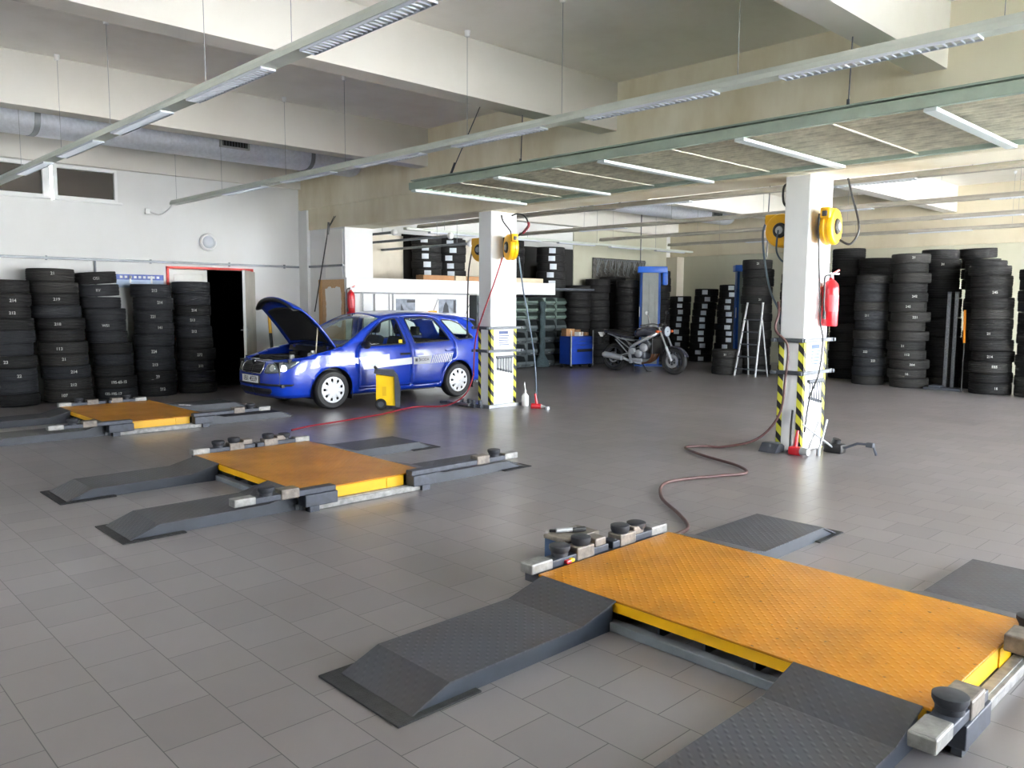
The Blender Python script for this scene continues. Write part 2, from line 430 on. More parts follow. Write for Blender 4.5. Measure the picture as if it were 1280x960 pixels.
# foil ducts
FOIL = mat('foil_duct', rgb(222, 226, 236), 0.45, 0.15, var=0.08, vscale=20, bump=0.15, bscale=140)
def duct(y0, y1, label, vents, bands):
    t = thing('air_duct', label, 'duct', (-12.45, y0, 4.02))
    b = MB(); L = y1 - y0
    prof = [(0.31 * (1 if abs(math.sin(a)) < 2 else 1) * math.copysign(abs(math.cos(a)) ** 0.75, math.cos(a)), 0.235 * math.copysign(abs(math.sin(a)) ** 0.75, math.sin(a))) for a in [2 * PI * k / 32 for k in range(32)]]
    b.rings([[(x, y, z) for x, z in prof] for y in [L * k / 12 for k in range(13)]])
    b.build('duct_casing', FOIL, t, 40)
    for y in bands:
        q = MB(); q.rings([[(x * 1.03, y - y0 + d, z * 1.03) for x, z in prof] for d in (0, 0.07)]); q.build('joint_collar', GREYP, t, 40)
    for y in vents:
        q = MB(); q.box(0.27, 0.335, y - y0 - 0.24, y - y0 + 0.24, -0.1, 0.1, .004); v = q.build('vent_frame', ALU, t)
        q = MB(); q.box(0.33, 0.338, y - y0 - 0.2, y - y0 + 0.2, -0.075, 0.075); q.mat(1)
        for k in range(9): q.box(0.338, 0.343, y - y0 - 0.19 + k * 0.045, y - y0 - 0.185 + k * 0.045, -0.07, 0.07)
        q.build('grille', [BLACKP, GREYP], v)
    return t
duct(YF + 0.2, 8.02, 'silver foil air duct below the ceiling along the left wall', [5.72], [3.0, 7.05])
duct(8.78, YB - 0.3, 'silver foil air duct beyond the cream girder, in the rear bay', [14.6, 19.3], [14.25, 15.1])

# ------------------------------------------------------------------ light trunking
def louvre_mesh(L):
    q = MB()
    q.box(0, L, -0.052, 0.052, -0.006, 0.0); q.mat(1)
    q.box(0, L, -0.056, -0.050, -0.018, 0.0); q.box(0, L, 0.050, 0.056, -0.018, 0.0)
    n = int(L / 0.05)
    for k in range(n + 1): q.box(k * L / n - 0.003, k * L / n + 0.003, -0.05, 0.05, -0.016, -0.006)
    return q
def trunking(x0, x1, y, z, starts, wires, label, L=1.27, group=None, ztop=ZC, name='light_trunking', rail=None):
    t = thing(name, label, 'light fixture', (x0, y, z), 0, group)
    b = MB(); sec = [(-0.062, 0), (-0.062, 0.035), (-0.036, 0.075), (0.036, 0.075), (0.062, 0.035), (0.062, 0)]
    b.rings([[(0, p[0], p[1]) for p in sec], [(x1 - x0, p[0], p[1]) for p in sec]])
    b.build('rail', rail or LAMPW, t)
    src = None
    for s in starts:
        if src is None:
            src = louvre_mesh(L).build('louvre', [LAMPW, LOUVRE], t); src.location = (s - x0, 0, 0.0)
        else:
            c = src.copy(); COL.objects.link(c); c.location = (s - x0, 0, 0)
    for w in wires:
        q = MB(); q.tube([(w - x0, 0, 0.07), (w - x0, 0, ztop - z)], 0.0026, 6); q.mat(1); q.cyl((w - x0, 0, ztop - z - 0.06), (w - x0, 0, ztop - z), 0.024, 0.03, 12)
        q.build('hanging_wire', [GREYP, WHITEP], t)
    return t
trunking(-14.05, 2.5, 2.77, 3.2, [-12.0 + 1.8 * k for k in range(8)], [-11.95, -10.2, -8.56, -6.35, -5.0, -3.2], 'long white louvred light trunking hanging nearest, across the upper left')
r2 = trunking(-14.0, 3.0, 5.48, 3.2, [-12.0 + 1.81 * k for k in range(8)], [-13.85, -12.1, -10.12, -8.65, -6.38, -5.08, -3.31, -1.56], 'long white louvred light trunking in the middle, in front of the heating panel')
q = MB(); q.tube(smooth_path([(0.02, 0, 0.03), (-0.1, -0.06, -0.08), (-0.22, -0.14, -0.15), (-0.34, -0.22, -0.12), (-0.385, -0.28, -0.08)]), 0.012, 6); q.box(-0.4, -0.36, -0.33, -0.25, -0.14, -0.05, .006); q.build('feed_cable', WHITEP, r2)
trunking(-14.1, 3.0, 10.75, 3.17, [-8.5, -5.2, -1.6], [-11.8, -9.4, -6.1, -3.3], 'grey light trunking in the rear bay, nearest behind the girder', rail=LAMPD)
trunking(-13.9, 3.0, 13.6, 3.17, [-12.0, -6.9, -3.9], [-11.9, -9.6, -7.6, -4.6], 'grey light trunking in the rear bay, second behind the girder', rail=LAMPD)
trunking(-13.6, 3.0, 16.2, 3.17, [-9.0, -5.4, -2.6], [-13.2, -10.7, -7.2, -4.2], 'grey light trunking in the rear bay, above the tyre stacks', rail=LAMPD)
trunking(-13.4, 3.0, 18.9, 3.17, [-11.0, -7.0, -4.0], [-11.8, -8.2, -5.0], 'grey light trunking in the rear bay, nearest the back wall', rail=LAMPD)
for y, z, x1, lab in ((8.95, 2.88, -12.5, 'short conduit with white lamp end above the office roof, uppermost'), (9.15, 2.75, -11.1, 'long conduit with white lamp end above the office roof, by the girder'), (9.95, 2.68, -11.5, 'lowest grey conduit hanging above the office roof')):
    t = thing('lamp_conduit', lab, 'conduit', (-14.38, y, z))
    b = MB(); b.cyl((0, 0, 0), (x1 + 14.38, 0, 0), 0.026, seg=10); b.build('conduit_pipe', GREYP, t, 40)
    b = MB(); b.sphere((x1 + 14.38, 0, 0), 0.062, seg=14, n=8); b.build('lamp_end', WHITEP, t, 60)
    b = MB(); b.tube([(x1 + 14.0, 0, 0.02), (x1 + 14.0, 0, ZC - z)], 0.004, 6); b.build('hanging_wire', GREYP, t)
t = thing('light_trunking', 'pale light trunking running lengthways above the mezzanine edge', 'light fixture', (-13.05, 9.6, 3.0))
b = MB(); b.box(-0.05, 0.05, 0, 9.9, 0, 0.05, .006); b.build('rail', LAMPW, t)
for k in range(5):
    q = MB(); q.box(-0.045, 0.045, 0.6 + 1.9 * k, 1.9 + 1.9 * k, -0.03, 0.0, .004); q.build('louvre', LOUVRE, t)
for k in range(4):
    q = MB(); q.tube([(0, 1.0 + 2.4 * k, 0.05), (0, 1.0 + 2.4 * k, 1.3)], 0.004, 6); q.build('hanging_wire', GREYP, t)

# ------------------------------------------------------------------ radiant heating panel under the girder
HP_GREEN = mat('panel_frame_green', rgb(150, 166, 152), 0.5, var=0.12, vscale=5)
HP_TUBE = mat('dusty_reflector', rgb(205, 202, 186), 0.4, 0.1, var=0.25, vscale=7)
HP_BAR = mat('panel_crossbar_enamel', rgb(214, 224, 222), 0.4)
t = thing('heating_panel', 'long slatted radiant heating panel hung in front of the cream girder', 'heating panel', (-8.1, 6.05, 2.95))
b = MB(); Lp = 10.6
b.box(0, Lp, -0.03, 0.02, 0.0, 0.085, .004); b.box(0, Lp, 1.86, 1.91, 0.0, 0.13, .004); b.box(-0.02, 0.02, 0, 1.9, 0.0, 0.085, .004); b.box(0, Lp, 0.0, 1.9, 0.105, 0.12)
b.build('panel_frame', HP_GREEN, t)
b = MB()
n = 19
for k in range(n):
    y = 0.08 + k * (1.74 / (n - 1))
    b.rings([[(x, y + 0.038 * math.cos(a), 0.055 + 0.03 * math.sin(a)) for a in [PI * j / 6 for j in range(7)]] for x in (0.03, Lp - 0.03)], close=False)
    b.box(0.03, Lp - 0.03, y + 0.042, y + 0.05, 0.025, 0.1)
b.build('reflector_slats', HP_TUBE, t, 60)
for k in range(7):
    q = MB(); x = 0.8 + 1.47 * k; q.box(x - 0.01, x + 0.01, 0.05, 1.84, 0.012, 0.024)
    q.build('slat_strap', mat('panel_strap', rgb(138, 136, 124), 0.5, 0.1), t)
for k in range(8):
    q = MB(); x = 0.08 + 1.47 * k; q.box(x - 0.045, x + 0.045, -0.02, 1.88, -0.028, 0.0, .006); q.build('crossbar', HP_BAR, t)
for x, y, zt, xt in ((1.35, 0.55, ZC, 1.35), (5.15, 0.5, ZC, 5.15), (0.5, 0.2, ZC, 1.35), (8.9, 0.5, ZC, 8.9)):
    q = MB(); q.tube([(x, y, 0.12), (xt, y + 0.05, zt - 2.95)], 0.006, 6); q.cyl((x, y, 0.12), (x + (xt - x) * .12, y, 0.28), 0.014, seg=8); q.build('hanging_rod', DSTEEL, t)

# ------------------------------------------------------------------ doorway, signs, lamp on the left wall
REDT = mat('red_door_frame', rgb(205, 50, 44), 0.5)
DOORW = mat('door_enamel', rgb(222, 222, 216), 0.4, var=0.05)
DOORS = mat('door_steel', rgb(176, 172, 160), 0.35, 0.35, var=0.15, vscale=3)
b = MB()
b.box(XW - 0.02, XW + 0.03, 5.47, 5.51, 0, 2.18); b.box(XW - 0.02, XW + 0.03, 7.03, 7.07, 0, 2.18); b.box(XW - 0.02, XW + 0.03, 5.47, 7.07, 2.15, 2.19)
d = struct(b.build('door_1', REDT)); d['label'] = 'red framed doorway in the left wall with a dark room behind'
b = MB(); b.box(XW - 0.05, XW, 5.52, 6.2, 0.01, 2.14, .004); b.box(XW, XW + 0.012, 5.6, 6.12, 1.1, 2.06, .01); b.build('door_leaf', DOORW, d)
hx, hy = XW + 0.03, 7.05
ang = math.atan2(6.45 - hy, -13.55 - hx)
b = MB(); b.M = Matrix.Translation((hx, hy, 0)) @ Matrix.Rotation(ang, 4, 'Z')
b.box(0, 0.97, 0, 0.045, 0.01, 2.13, .003); b.mat(1); b.box(0.97, 0.985, 0, 0.045, 0.01, 2.13, .002)
lf = b.build('door_leaf', [DOORS, WHITEP], d)
b = MB(); b.M = Matrix.Translation((hx, hy, 0)) @ Matrix.Rotation(ang, 4, 'Z')
b.box(0.9, 0.94, 0.045, 0.06, 0.95, 1.15, .004); b.cyl((0.92, 0.05, 1.08), (0.92, 0.1, 1.08), 0.01); b.box(0.8, 0.93, 0.09, 0.105, 1.07, 1.09, .004)
b.box(0.9, 0.94, -0.015, 0.0, 0.95, 1.15, .004); b.cyl((0.92, 0.0, 1.08), (0.92, -0.05, 1.08), 0.01); b.box(0.8, 0.93, -0.06, -0.045, 1.07, 1.09, .004)
b.build('door_handle', ALU, lf)
t = thing('wall_sign', 'blue and pale lettered banner on the left wall above tyres', 'sign', (XW, 5.0, 1.94))
b = MB(); b.box(0.004, 0.014, -0.36, 0.42, -0.13, 0.09, .002); b.build('sign_board', mat('sign_pale_blue', rgb(176, 196, 222), 0.5), t)
b = MB(); b.box(0.014, 0.017, -0.36, 0.42, 0.0, 0.09); b.build('blue_strip', mat('sign_blue', rgb(40, 70, 150), 0.5), t)
b = MB()
for k in range(9): b.box(0.017, 0.019, -0.3 + 0.075 * k, -0.255 + 0.075 * k, 0.025, 0.065)
b.box(0.017, 0.019, -0.15, -0.12, -0.06, 0.07); b.box(0.017, 0.019, 0.2, 0.23, -0.06, 0.07)
b.build('white_lettering', PAPER, t)
t = thing('wall_lamp', 'round white bulkhead lamp on the left wall above the doorway', 'lamp', (XW, 6.22, 2.64))
b = MB(); b.lathe([(0.02, 0.0), (0.15, 0.0), (0.155, 0.05), (0.135, 0.075), (0.115, 0.07), (0.112, 0.055)], axis='x', seg=32); b.build('lamp_ring', WHITEP, t, 40)
b = MB(); b.lathe([(0.112, 0.05), (0.1, 0.075), (0.06, 0.095), (0.001, 0.1)], axis='x', seg=28); b.build('lamp_glass', mat('frosted_lamp_glass', rgb(206, 212, 218), 0.25), t, 60)

# ------------------------------------------------------------------ office box under the mezzanine
OFFW = plaster_mat('office_wall_white', rgb(238, 238, 235), rgb(215, 213, 206), 0.4)
b = MB(); b.box(-14.38, -12.8, 8.72, 11.05, 0, 1.78); struct(b.build('wall_office', OFFW))
b = MB(); b.box(-14.38, -12.78, 8.72, 13.55, 1.86, 1.93); b.box(-12.82, -12.74, 8.06, 13.6, 1.77, 2.03, .006); b.box(-14.0, -12.78, 13.5, 13.58, 1.77, 2.03); struct(b.build('trim_5', OFFW))
b = MB(); b.box(XW, XW + 0.06, 8.75, 10.5, 1.93, 3.0); b.box(XW, XW + 0.06, 12.2, 12.95, 1.93, 3.0); struct(b.build('wall_mezzanine', TAN))
b = MB(); b.box(XW, XW + 0.03, 10.5, 12.2, 1.93, 3.05); b.box(XW, XW + 0.03, 12.95, 16.0, 0.0, 2.98); struct(b.build('wall_painted_shade', SHADE_BLACK))  # flat black sheets paint the shade of dark openings along the wall
b = MB()
for y in (9.1, 10.98): b.box(-12.8, -12.785, y, y + 0.03, 0, 1.77)
b.box(-12.8, -12.79, 8.25, 11.05, 1.74, 1.77); b.box(-12.8, -12.788, 8.43, 8.45, 0, 1.75); b.box(-12.8, -12.788, 9.02, 9.04, 0, 1.75)
struct(b.build('trim_6', mat('grey_joint_strip', rgb(120, 124, 126), 0.5)))
PIC = mat('photo_print_grey', rgb(126, 134, 146), 0.6, var=0.35, vscale=9)
for k, (y, lab) in enumerate(((9.42, 'grey picture with two dark bars on the white office wall'), (10.47, 'grey picture with a dark arch shape, nearer the bins'))):
    t = thing('wall_picture', lab, 'picture', (-12.8, y, 1.5))
    b = MB(); b.box(0.001, 0.012, -0.3, 0.32, -0.3, 0.2, .003); b.build('mount', PAPER, t)
    b = MB(); b.box(0.012, 0.016, -0.24, 0.22, -0.14, 0.15); b.build('print', PIC, t)
    b = MB()
    if k == 0: b.box(0.016, 0.018, 0.02, 0.22, 0.08, 0.13); b.box(0.016, 0.018, 0.02, 0.22, -0.13, -0.09); b.prism([(-0.2, -0.13), (-0.02, -0.13), (-0.08, -0.02), (-0.12, 0.06), (-0.13, -0.06)], 'x', 0.016, 0.018)
    else: b.prism([(-0.14, -0.12), (0.02, -0.12), (0.0, 0.02), (-0.06, 0.1), (-0.11, 0.02)], 'x', 0.016, 0.018); b.box(0.016, 0.018, 0.14, 0.2, -0.12, 0.13)
    b.build('dark_shape', mat('print_dark', rgb(40, 44, 52), 0.6), t)
def extinguisher(loc, rz, label, s=1.0):
    t = thing('fire_extinguisher', label, 'fire extinguisher', loc, rz); t.scale = (s, s, s)
    b = MB(); b.lathe([(0.0, -0.24), (0.068, -0.24), (0.075, -0.225), (0.075, 0.12), (0.066, 0.165), (0.04, 0.195), (0.025, 0.205), (0.022, 0.225), (0.0, 0.225)], seg=24); b.build('cylinder', RED, t, 40)
    b = MB(); b.cyl((0, 0, 0.22), (0, 0, 0.262), 0.02, seg=12); b.box(-0.012, 0.012, -0.03, 0.085, 0.255, 0.272, .004)
    b.build('valve', STEEL, t, 40)
    b = MB(); b.M = Matrix.Rotation(math.radians(28), 4, 'X'); b.box(-0.011, 0.011, 0.1, 0.22, 0.215, 0.232, .004); b.build('lever', RED, t)
    b = MB(); b.tube(smooth_path([(0.0, -0.02, 0.25), (0.02, -0.09, 0.23), (0.03, -0.1, 0.12), (0.03, -0.1, -0.02), (0.035, -0.095, -0.12)]), 0.009, 8); b.cyl((0.035, -0.095, -0.1), (0.036, -0.095, -0.17), 0.013, 0.017, 10); b.build('hose', BLACKP, t, 50)
    b = MB(); b.rings([[(0.0765 * math.cos(a), 0.0765 * math.sin(a), z) for a in [math.radians(v) for v in range(-50, 51, 10)]] for z in (-0.1, 0.06)], close=False); b.build('highlight_patch', mat('painted_highlight', rgb(196, 74, 82), 0.5), t, 60)  # lighter red patch paints the highlight on the cylinder
    b = MB(); b.box(-0.094, -0.072, -0.03, 0.03, -0.05, 0.14, .003); b.build('wall_bracket', BLACKP, t)
    return t
extinguisher((-12.7, 8.12, 1.58), 0.0, 'small red fire extinguisher on the white office wall behind the car')
# cork board with torn white paper, white panel above
t = thing('notice_board', 'tan board with torn white paper on the wall stub', 'notice board', (-13.27, 8.1, 1.5))
b = MB(); b.box(-0.42, 0.42, -0.035, -0.001, -0.6, 0.5, .004); b.build('board', mat('tan_chipboard', rgb(204, 168, 128), 0.8, var=0.08, vscale=30), t)
b = MB(); b.box(-0.42, -0.33, -0.06, -0.035, -0.6, 0.5, .004); b.build('edge_batten', mat('batten_wood', rgb(184, 142, 92), 0.7), t)
random.seed(11)
pp = []
for k in range(44):
    a = 2 * PI * k / 44; c, s = math.cos(a), math.sin(a)
    r = 1 / max(abs(c) / 0.27, abs(s) / 0.36) * random.uniform(0.92, 1.06)
    pp.append((0.07 + r * c, 0.0 + r * s))
b = MB(); b.prism(pp, 'y', -0.04, -0.036); b.build('torn_paper', PAPER, t)
b = MB(); b.prism([(-13.5, 2.03), (-13.5, 2.93), (-12.9, 2.91), (-12.9, 2.3), (-12.94, 2.25), (-12.9, 2.03)], 'y', 8.085, 8.105)
tag(b.build('wall_panel', PAPER), 'plain white panel fixed on the wall stub above the notice board', 'panel')
t = thing('hanging_cable', 'thin slanting cables hanging from the girder down behind the car', 'cable', (-13.1, 7.95, 3.15))
b = MB(); b.tube([(0.0, 0.1, 0), (-0.02, -0.02, -0.22), (-0.42, -0.1, -1.75)], 0.008, 6); b.build('cable_run', BLACKP, t)
b = MB(); b.tube([(0.05, 0.1, 0), (0.0, -0.02, -0.22), (-0.37, -0.12, -1.75)], 0.006, 6); b.build('cable_run', BLACKP, t)
b = MB(); b.cyl((0, -0.02, -0.12), (-0.02, -0.03, -0.34), 0.022, seg=10); b.build('cable_grip', BLACKP, t)
# bulbs / plant of red pens etc. on the office roof
for dy, wd in ((0.0, 'left'), (0.16, 'right')):
    t = thing('dried_flower', '%s dark red flower-like head on a thin stalk, standing on the office roof' % wd, 'ornament', (-13.6, 8.95 + dy, 1.93))
    b = MB(); b.tube([(0, 0, 0), (0.01, 0, 0.18), (0, .01, 0.32)], 0.012, 8); b.build('stalk', BLACKP, t)
    b = MB(); b.lathe([(0.0, 0.28), (0.05, 0.32), (0.07, 0.42), (0.075, 0.5), (0.05, 0.53), (0.0, 0.52)], seg=14); b.build('flower_head', mat('dark_red_petal', rgb(110, 30, 34), 0.7, var=0.3, vscale=30), t, 60)
for y0, y1, dx, lab in ((9.9, 10.7, 0, 'long brown cardboard pack lying on the office roof, left of the pale one'), (10.72, 11.0, 0.02, 'pale short carton lying on the office roof'), (11.02, 12.0, 0, 'long brown cardboard pack on the office roof by the yellow reel'), (12.05, 13.3, .02, 'pale grey flat carton at the right end of the office roof')):
    t = thing('cardboard_carton', lab, 'carton', (-12.98 + dx, (y0 + y1) / 2, 1.93))
    h = (y1 - y0) / 2
    b = MB(); b.box(-0.12, 0.12, -h, h, 0, 0.2, .006); b.build('carton_body', CARD if y0 not in (10.72, 12.05) else mat('pale_carton', rgb(196, 184, 160), 0.85, var=0.1), t)
    b = MB(); b.box(-0.02, 0.02, -h - .002, h + .002, 0.19, 0.202); b.build('packing_tape', mat('parcel_tape', rgb(176, 140, 96), 0.4), t)
# ------------------------------------------------------------------ scissor lifts
MAT_BLACK = mat('rubber_mat', rgb(40, 40, 42), 0.8, var=0.35, vscale=14, bump=0.5, bscale=160)
PADM = mat('lift_pad_rubber', rgb(46, 48, 54), 0.6, var=0.25, vscale=25)
BLOCK = mat('worn_arm_block', rgb(120, 112, 104), 0.5, 0.2, var=0.35, vscale=18)
ARMM = mat('lift_arm_paint', rgb(58, 62, 72), 0.45, 0.15, var=0.3, vscale=16)
RAMPSIDE = mat('ramp_side_paint', rgb(44, 50, 59), 0.4, var=0.2, vscale=6)
DX, DY, DZ = 1.98, 1.19, 0.15
def ramp(parent, x, ysign):
    """drive-on ramp; local y runs outwards from the deck edge"""
    def Y(v): return -v if ysign < 0 else DY + v
    b = MB()
    top = [(0.0, DZ), (0.25, 0.088), (1.05, 0.085), (1.24, 0.012)]
    th = 0.008
    poly = [(Y(y), z) for y, z in top] + [(Y(y), z - th) for y, z in reversed(top)]
    if ysign < 0: poly = poly[::-1]
    b.prism(poly, 'x', x, x + 0.5)
    r = b.build('ramp', RAMP, parent); r['label'] = 'grey chequer-plate drive-on ramp'
    s = MB()
    side = [(Y(0.01), 0.0), (Y(1.2), 0.0), (Y(1.2), 0.012), (Y(1.04), 0.078), (Y(0.26), 0.08), (Y(0.01), DZ - 0.01)]
    for xx in (x + 0.012, x + 0.48): s.prism(side, 'x', xx, xx + 0.008)
    for k in range(3): s.box(x + 0.02, x + 0.48, Y(0.2 + 0.35 * k) - .004, Y(0.2 + 0.35 * k) + .004, 0.0, 0.078)
    s.build('side_skirt', RAMPSIDE, r)
    return r
def pad(b, x, y, z, r=0.062, h=0.062):
    b.lathe([(0.0, z), (r * 0.8, z), (r * 0.8, z + h * 0.35), (r * 0.85, z + h * 0.4), (r, z + h * 0.7), (r, z + h), (r * 0.85, z + h + 0.004), (0.0, z + h)], org=(x, y, 0), seg=24)
def arm(parent, side, y0, y1, tip_only=False):
    """extending support arm lying along one end of the deck, from y0 (root) to y1 (tip)"""
    x = -0.07 if side < 0 else DX + 0.07
    s = 1 if y1 > y0 else -1
    b = MB(); b.box(x - 0.045, x + 0.045, y0, y1, 0.142, 0.185, .006)
    a = b.build('support_arm', ARMM, parent)
    b = MB(); b.box(x - 0.047, x + 0.047, y1 - s * 0.16, y1 + s * 0.005, 0.14, 0.198, .008); b.build('tip_block', TIP, a)
    b = MB(); yb = y1 - s * (0.43 if abs(y1 - y0) > 0.55 else 0.4); b.box(x - 0.052, x + 0.052, yb - 0.075, yb + 0.075, 0.138, 0.215, .008); b.build('slide_block', BLOCK, a)
    for yy in (y1 - s * 0.26,):
        b = MB(); pad(b, x, yy, 0.185, 0.06, 0.06); p = b.build('rubber_pad', PADM, a, 40)
    return a
def lift(x0, y0, label, arms, loose=False):
    t = thing('scissor_lift', label, 'car lift', (x0, y0, 0), 0)
    b = MB(); b.box(0, DX, 0, DY, DZ - 0.012, DZ, .003); dk = b.build('platform', DECK, t); dk['label'] = 'yellow chequer-plate platform'
    b = MB()
    b.box(0.02, DX - 0.02, 0.0, 0.012, 0.09, DZ - 0.012); b.box(0.02, DX - 0.02, DY - 0.012, DY, 0.09, DZ - 0.012)
    b.box(0, 0.012, 0.05, DY - 0.05, 0.09, DZ - 0.012); b.box(DX - 0.012, DX, 0.27, DY - 0.23, 0.055, DZ - 0.012)
    b.box(DX - 0.014, DX + 0.006, DY - 0.4, DY - 0.23, 0.05, DZ - 0.014)
    b.build('side_flange', DECKSIDE, dk)
    b = MB()
    b.box(0.03, DX - 0.03, -0.03, 0.03, 0.0, 0.045, .004); b.box(0.03, DX - 0.03, DY - 0.03, DY + 0.03, 0.0, 0.045, .004)
    b.box(0.0, 0.06, 0.0, DY, 0.0, 0.05, .004); b.box(DX - 0.06, DX, 0, DY, 0.0, 0.05, .004)
    for yy in (0.3, DY - 0.3): b.box(0.06, DX - 0.06, yy - 0.04, yy + 0.04, 0.03, 0.12)
    b.build('base_frame', GREYP, t)
    b = MB()
    for k in range(7): b.box(0.25 + 0.25 * k, 0.262 + 0.25 * k, 0.04, DY - 0.04, 0.02, 0.135)
    b.box(0.1, DX - 0.1, 0.2, 0.215, 0.0, 0.13); b.box(0.1, DX - 0.1, DY - 0.215, DY - 0.2, 0.0, 0.13)
    b.build('scissor_web', DSTEEL, t)
    b = MB(); b.box(-0.125, -0.02, 0.02, DY - 0.02, 0.08, 0.14, .005)
    for y in (0.06, DY - 0.12): b.box(-0.105, -0.04, y, y + 0.06, 0, 0.08)
    b.build('end_rail', ARMM, t)
    b = MB(); b.box(DX + 0.01, DX + 0.07, 0.02, DY - 0.02, 0.0, 0.05, .005); b.box(DX + 0.01, DX + 0.05, 0.28, DY - 0.2, 0.05, 0.056); b.build('end_rail', TIP, t)
    for y0_, y1_ in ((-0.03, 0.25), (DY - 0.21, DY + 0.03)):
        b = MB(); b.box(DX + 0.012, DX + 0.125, y0_, y1_, 0.05, 0.142, .006); b.box(DX + 0.03, DX + 0.1, y0_ + (0.05 if y0_ < 0 else 0.11), y0_ + (0.13 if y0_ < 0 else 0.19), 0.0, 0.05); b.build('arm_socket', ARMM, t)
    for xx in (0.03, DX - 0.53):
        for ys in (-1, 1): ramp(t, xx, ys)
    for a in arms: arm(t, *a)
    return t
L1 = lift(-2.93, 3.02, 'yellow platform lift with grey ramps in the right foreground, nearest the camera', [(-1, 0.62, -0.02), (-1, 0.66, 1.2), (1, 0.24, -0.3), (1, 0.95, 1.25)])
L2 = lift(-7.47, 3.04, 'yellow platform lift with grey ramps, middle one of the three', [(-1, 0.62, 0.0), (-1, 0.64, 1.22), (1, 0.24, -0.58), (1, 0.97, 2.2)])
L3 = lift(-12.08, 3.10, 'yellow platform lift with grey ramps, farthest of the three, near the tyres', [(-1, 0.6, 0.0), (-1, 0.64, 1.15), (1, 0.24, -0.66), (1, 0.97, 2.0)])
# wear mats under the ramp toes
def floor_mat(x, y, label, w=0.58, d=0.42):
    b = MB(); b.box(x, x + w, y, y + d, 0.0, 0.009, .003)
    tag(b.build('rubber_mat', MAT_BLACK), label, 'mat')
floor_mat(-2.955, 1.7, 'black rubber mat under the toe of the nearest ramp in the foreground')
floor_mat(-1.52, 1.7, 'black rubber mat under the foreground lift ramp cut off at the bottom edge')
floor_mat(-7.48, 1.74, 'black rubber mat under the left near ramp of the middle lift')
floor_mat(-6.06, 1.74, 'black rubber mat under the right near ramp of the middle lift')
floor_mat(-2.955, 5.16, 'dark rubber mat under the left far ramp of the foreground lift', .58, .36)
floor_mat(-7.48, 5.18, 'dark rubber mat under the left far ramp of the middle lift', .58, .36)
floor_mat(-6.06, 5.18, 'dark rubber mat under the right far ramp of the middle lift', .58, .36)
# loose things on the arms of the nearest lift
t = thing('lift_spacer', 'blue-sided spacer block with a dusty top beside the foreground lift', 'block', (-3.17, 3.55, 0))
b = MB(); b.box(-0.085, 0.085, -0.15, 0.15, 0.0, 0.215, .01); b.build('block_body', mat('spacer_blue', rgb(54, 82, 120), 0.5, var=0.2), t)
b = MB(); b.box(-0.09, 0.09, -0.155, 0.155, 0.2, 0.226, .008); b.build('worn_top', BLOCK, t)
t = thing('air_gun', 'small silver and black tool lying on the blue spacer block', 'tool', (-3.18, 3.52, 0.226), math.radians(62))
b = MB(); b.cyl((-0.07, 0, 0.016), (0.06, 0, 0.018), 0.015, 0.013, 12); b.build('barrel', ALU, t, 40)
b = MB(); b.box(0.03, 0.12, -0.016, 0.016, 0.002, 0.03, .008); b.cyl((-0.05, 0.0, 0.014), (-0.1, 0.03, 0.01), 0.009, seg=10); b.build('grip', BLACKP, t)
t = thing('plastic_plug', 'tiny red and yellow plug lying on the foreground lift edge', 'plug', (-2.95, 3.28, 0.15))
b = MB(); b.box(-0.02, 0.02, -0.03, 0.01, 0, 0.02, .006); b.build('red_body', RED, t); b = MB(); b.box(-0.015, 0.015, 0.01, 0.04, 0, 0.022, .006); b.build('yellow_cap', BYEL, t)
# extra spacer pads along the left end of the nearest and middle lifts
for lx, ly, who in ((-2.93, 3.02, 'foreground'), (-7.47, 3.04, 'middle')):
    for k, (dy, wd) in enumerate(((0.42, 'second'), (0.78, 'third'))):
        t = thing('lift_pad', '%s round black lifting pad along the left end of the %s lift' % (wd, who), 'lifting pad', (lx - 0.07, ly + dy, 0.186))
        b = MB(); pad(b, 0, 0, 0.0, 0.058, 0.072); b.build('rubber_pad', PADM, t, 40)
        b = MB(); b.box(-0.05, 0.05, 0.075, 0.17, 0.0, 0.05, .008); b.build('slide_block', BLOCK, t)
# painted lines, hoses on the floor
HOSER = mat('red_air_hose', rgb(138, 30, 42), 0.45)
HOSEB = mat('brown_air_hose', rgb(84, 56, 54), 0.45)
b = MB(); b.tube(smooth_path([(-9.22, 8.05, 0.5), (-9.3, 7.95, 0.2), (-9.5, 7.75, 0.03), (-9.72, 7.35, 0.02), (-9.6, 6.95, 0.02), (-9.4, 6.5, 0.02), (-9.3, 6.1, 0.02), (-9.2, 5.7, 0.02), (-9.1, 5.2, 0.02), (-8.95, 4.85, 0.02)]), 0.012, 8)
tag(b.build('air_hose', HOSER), 'red air hose trailing over the floor from the left pillar', 'hose')

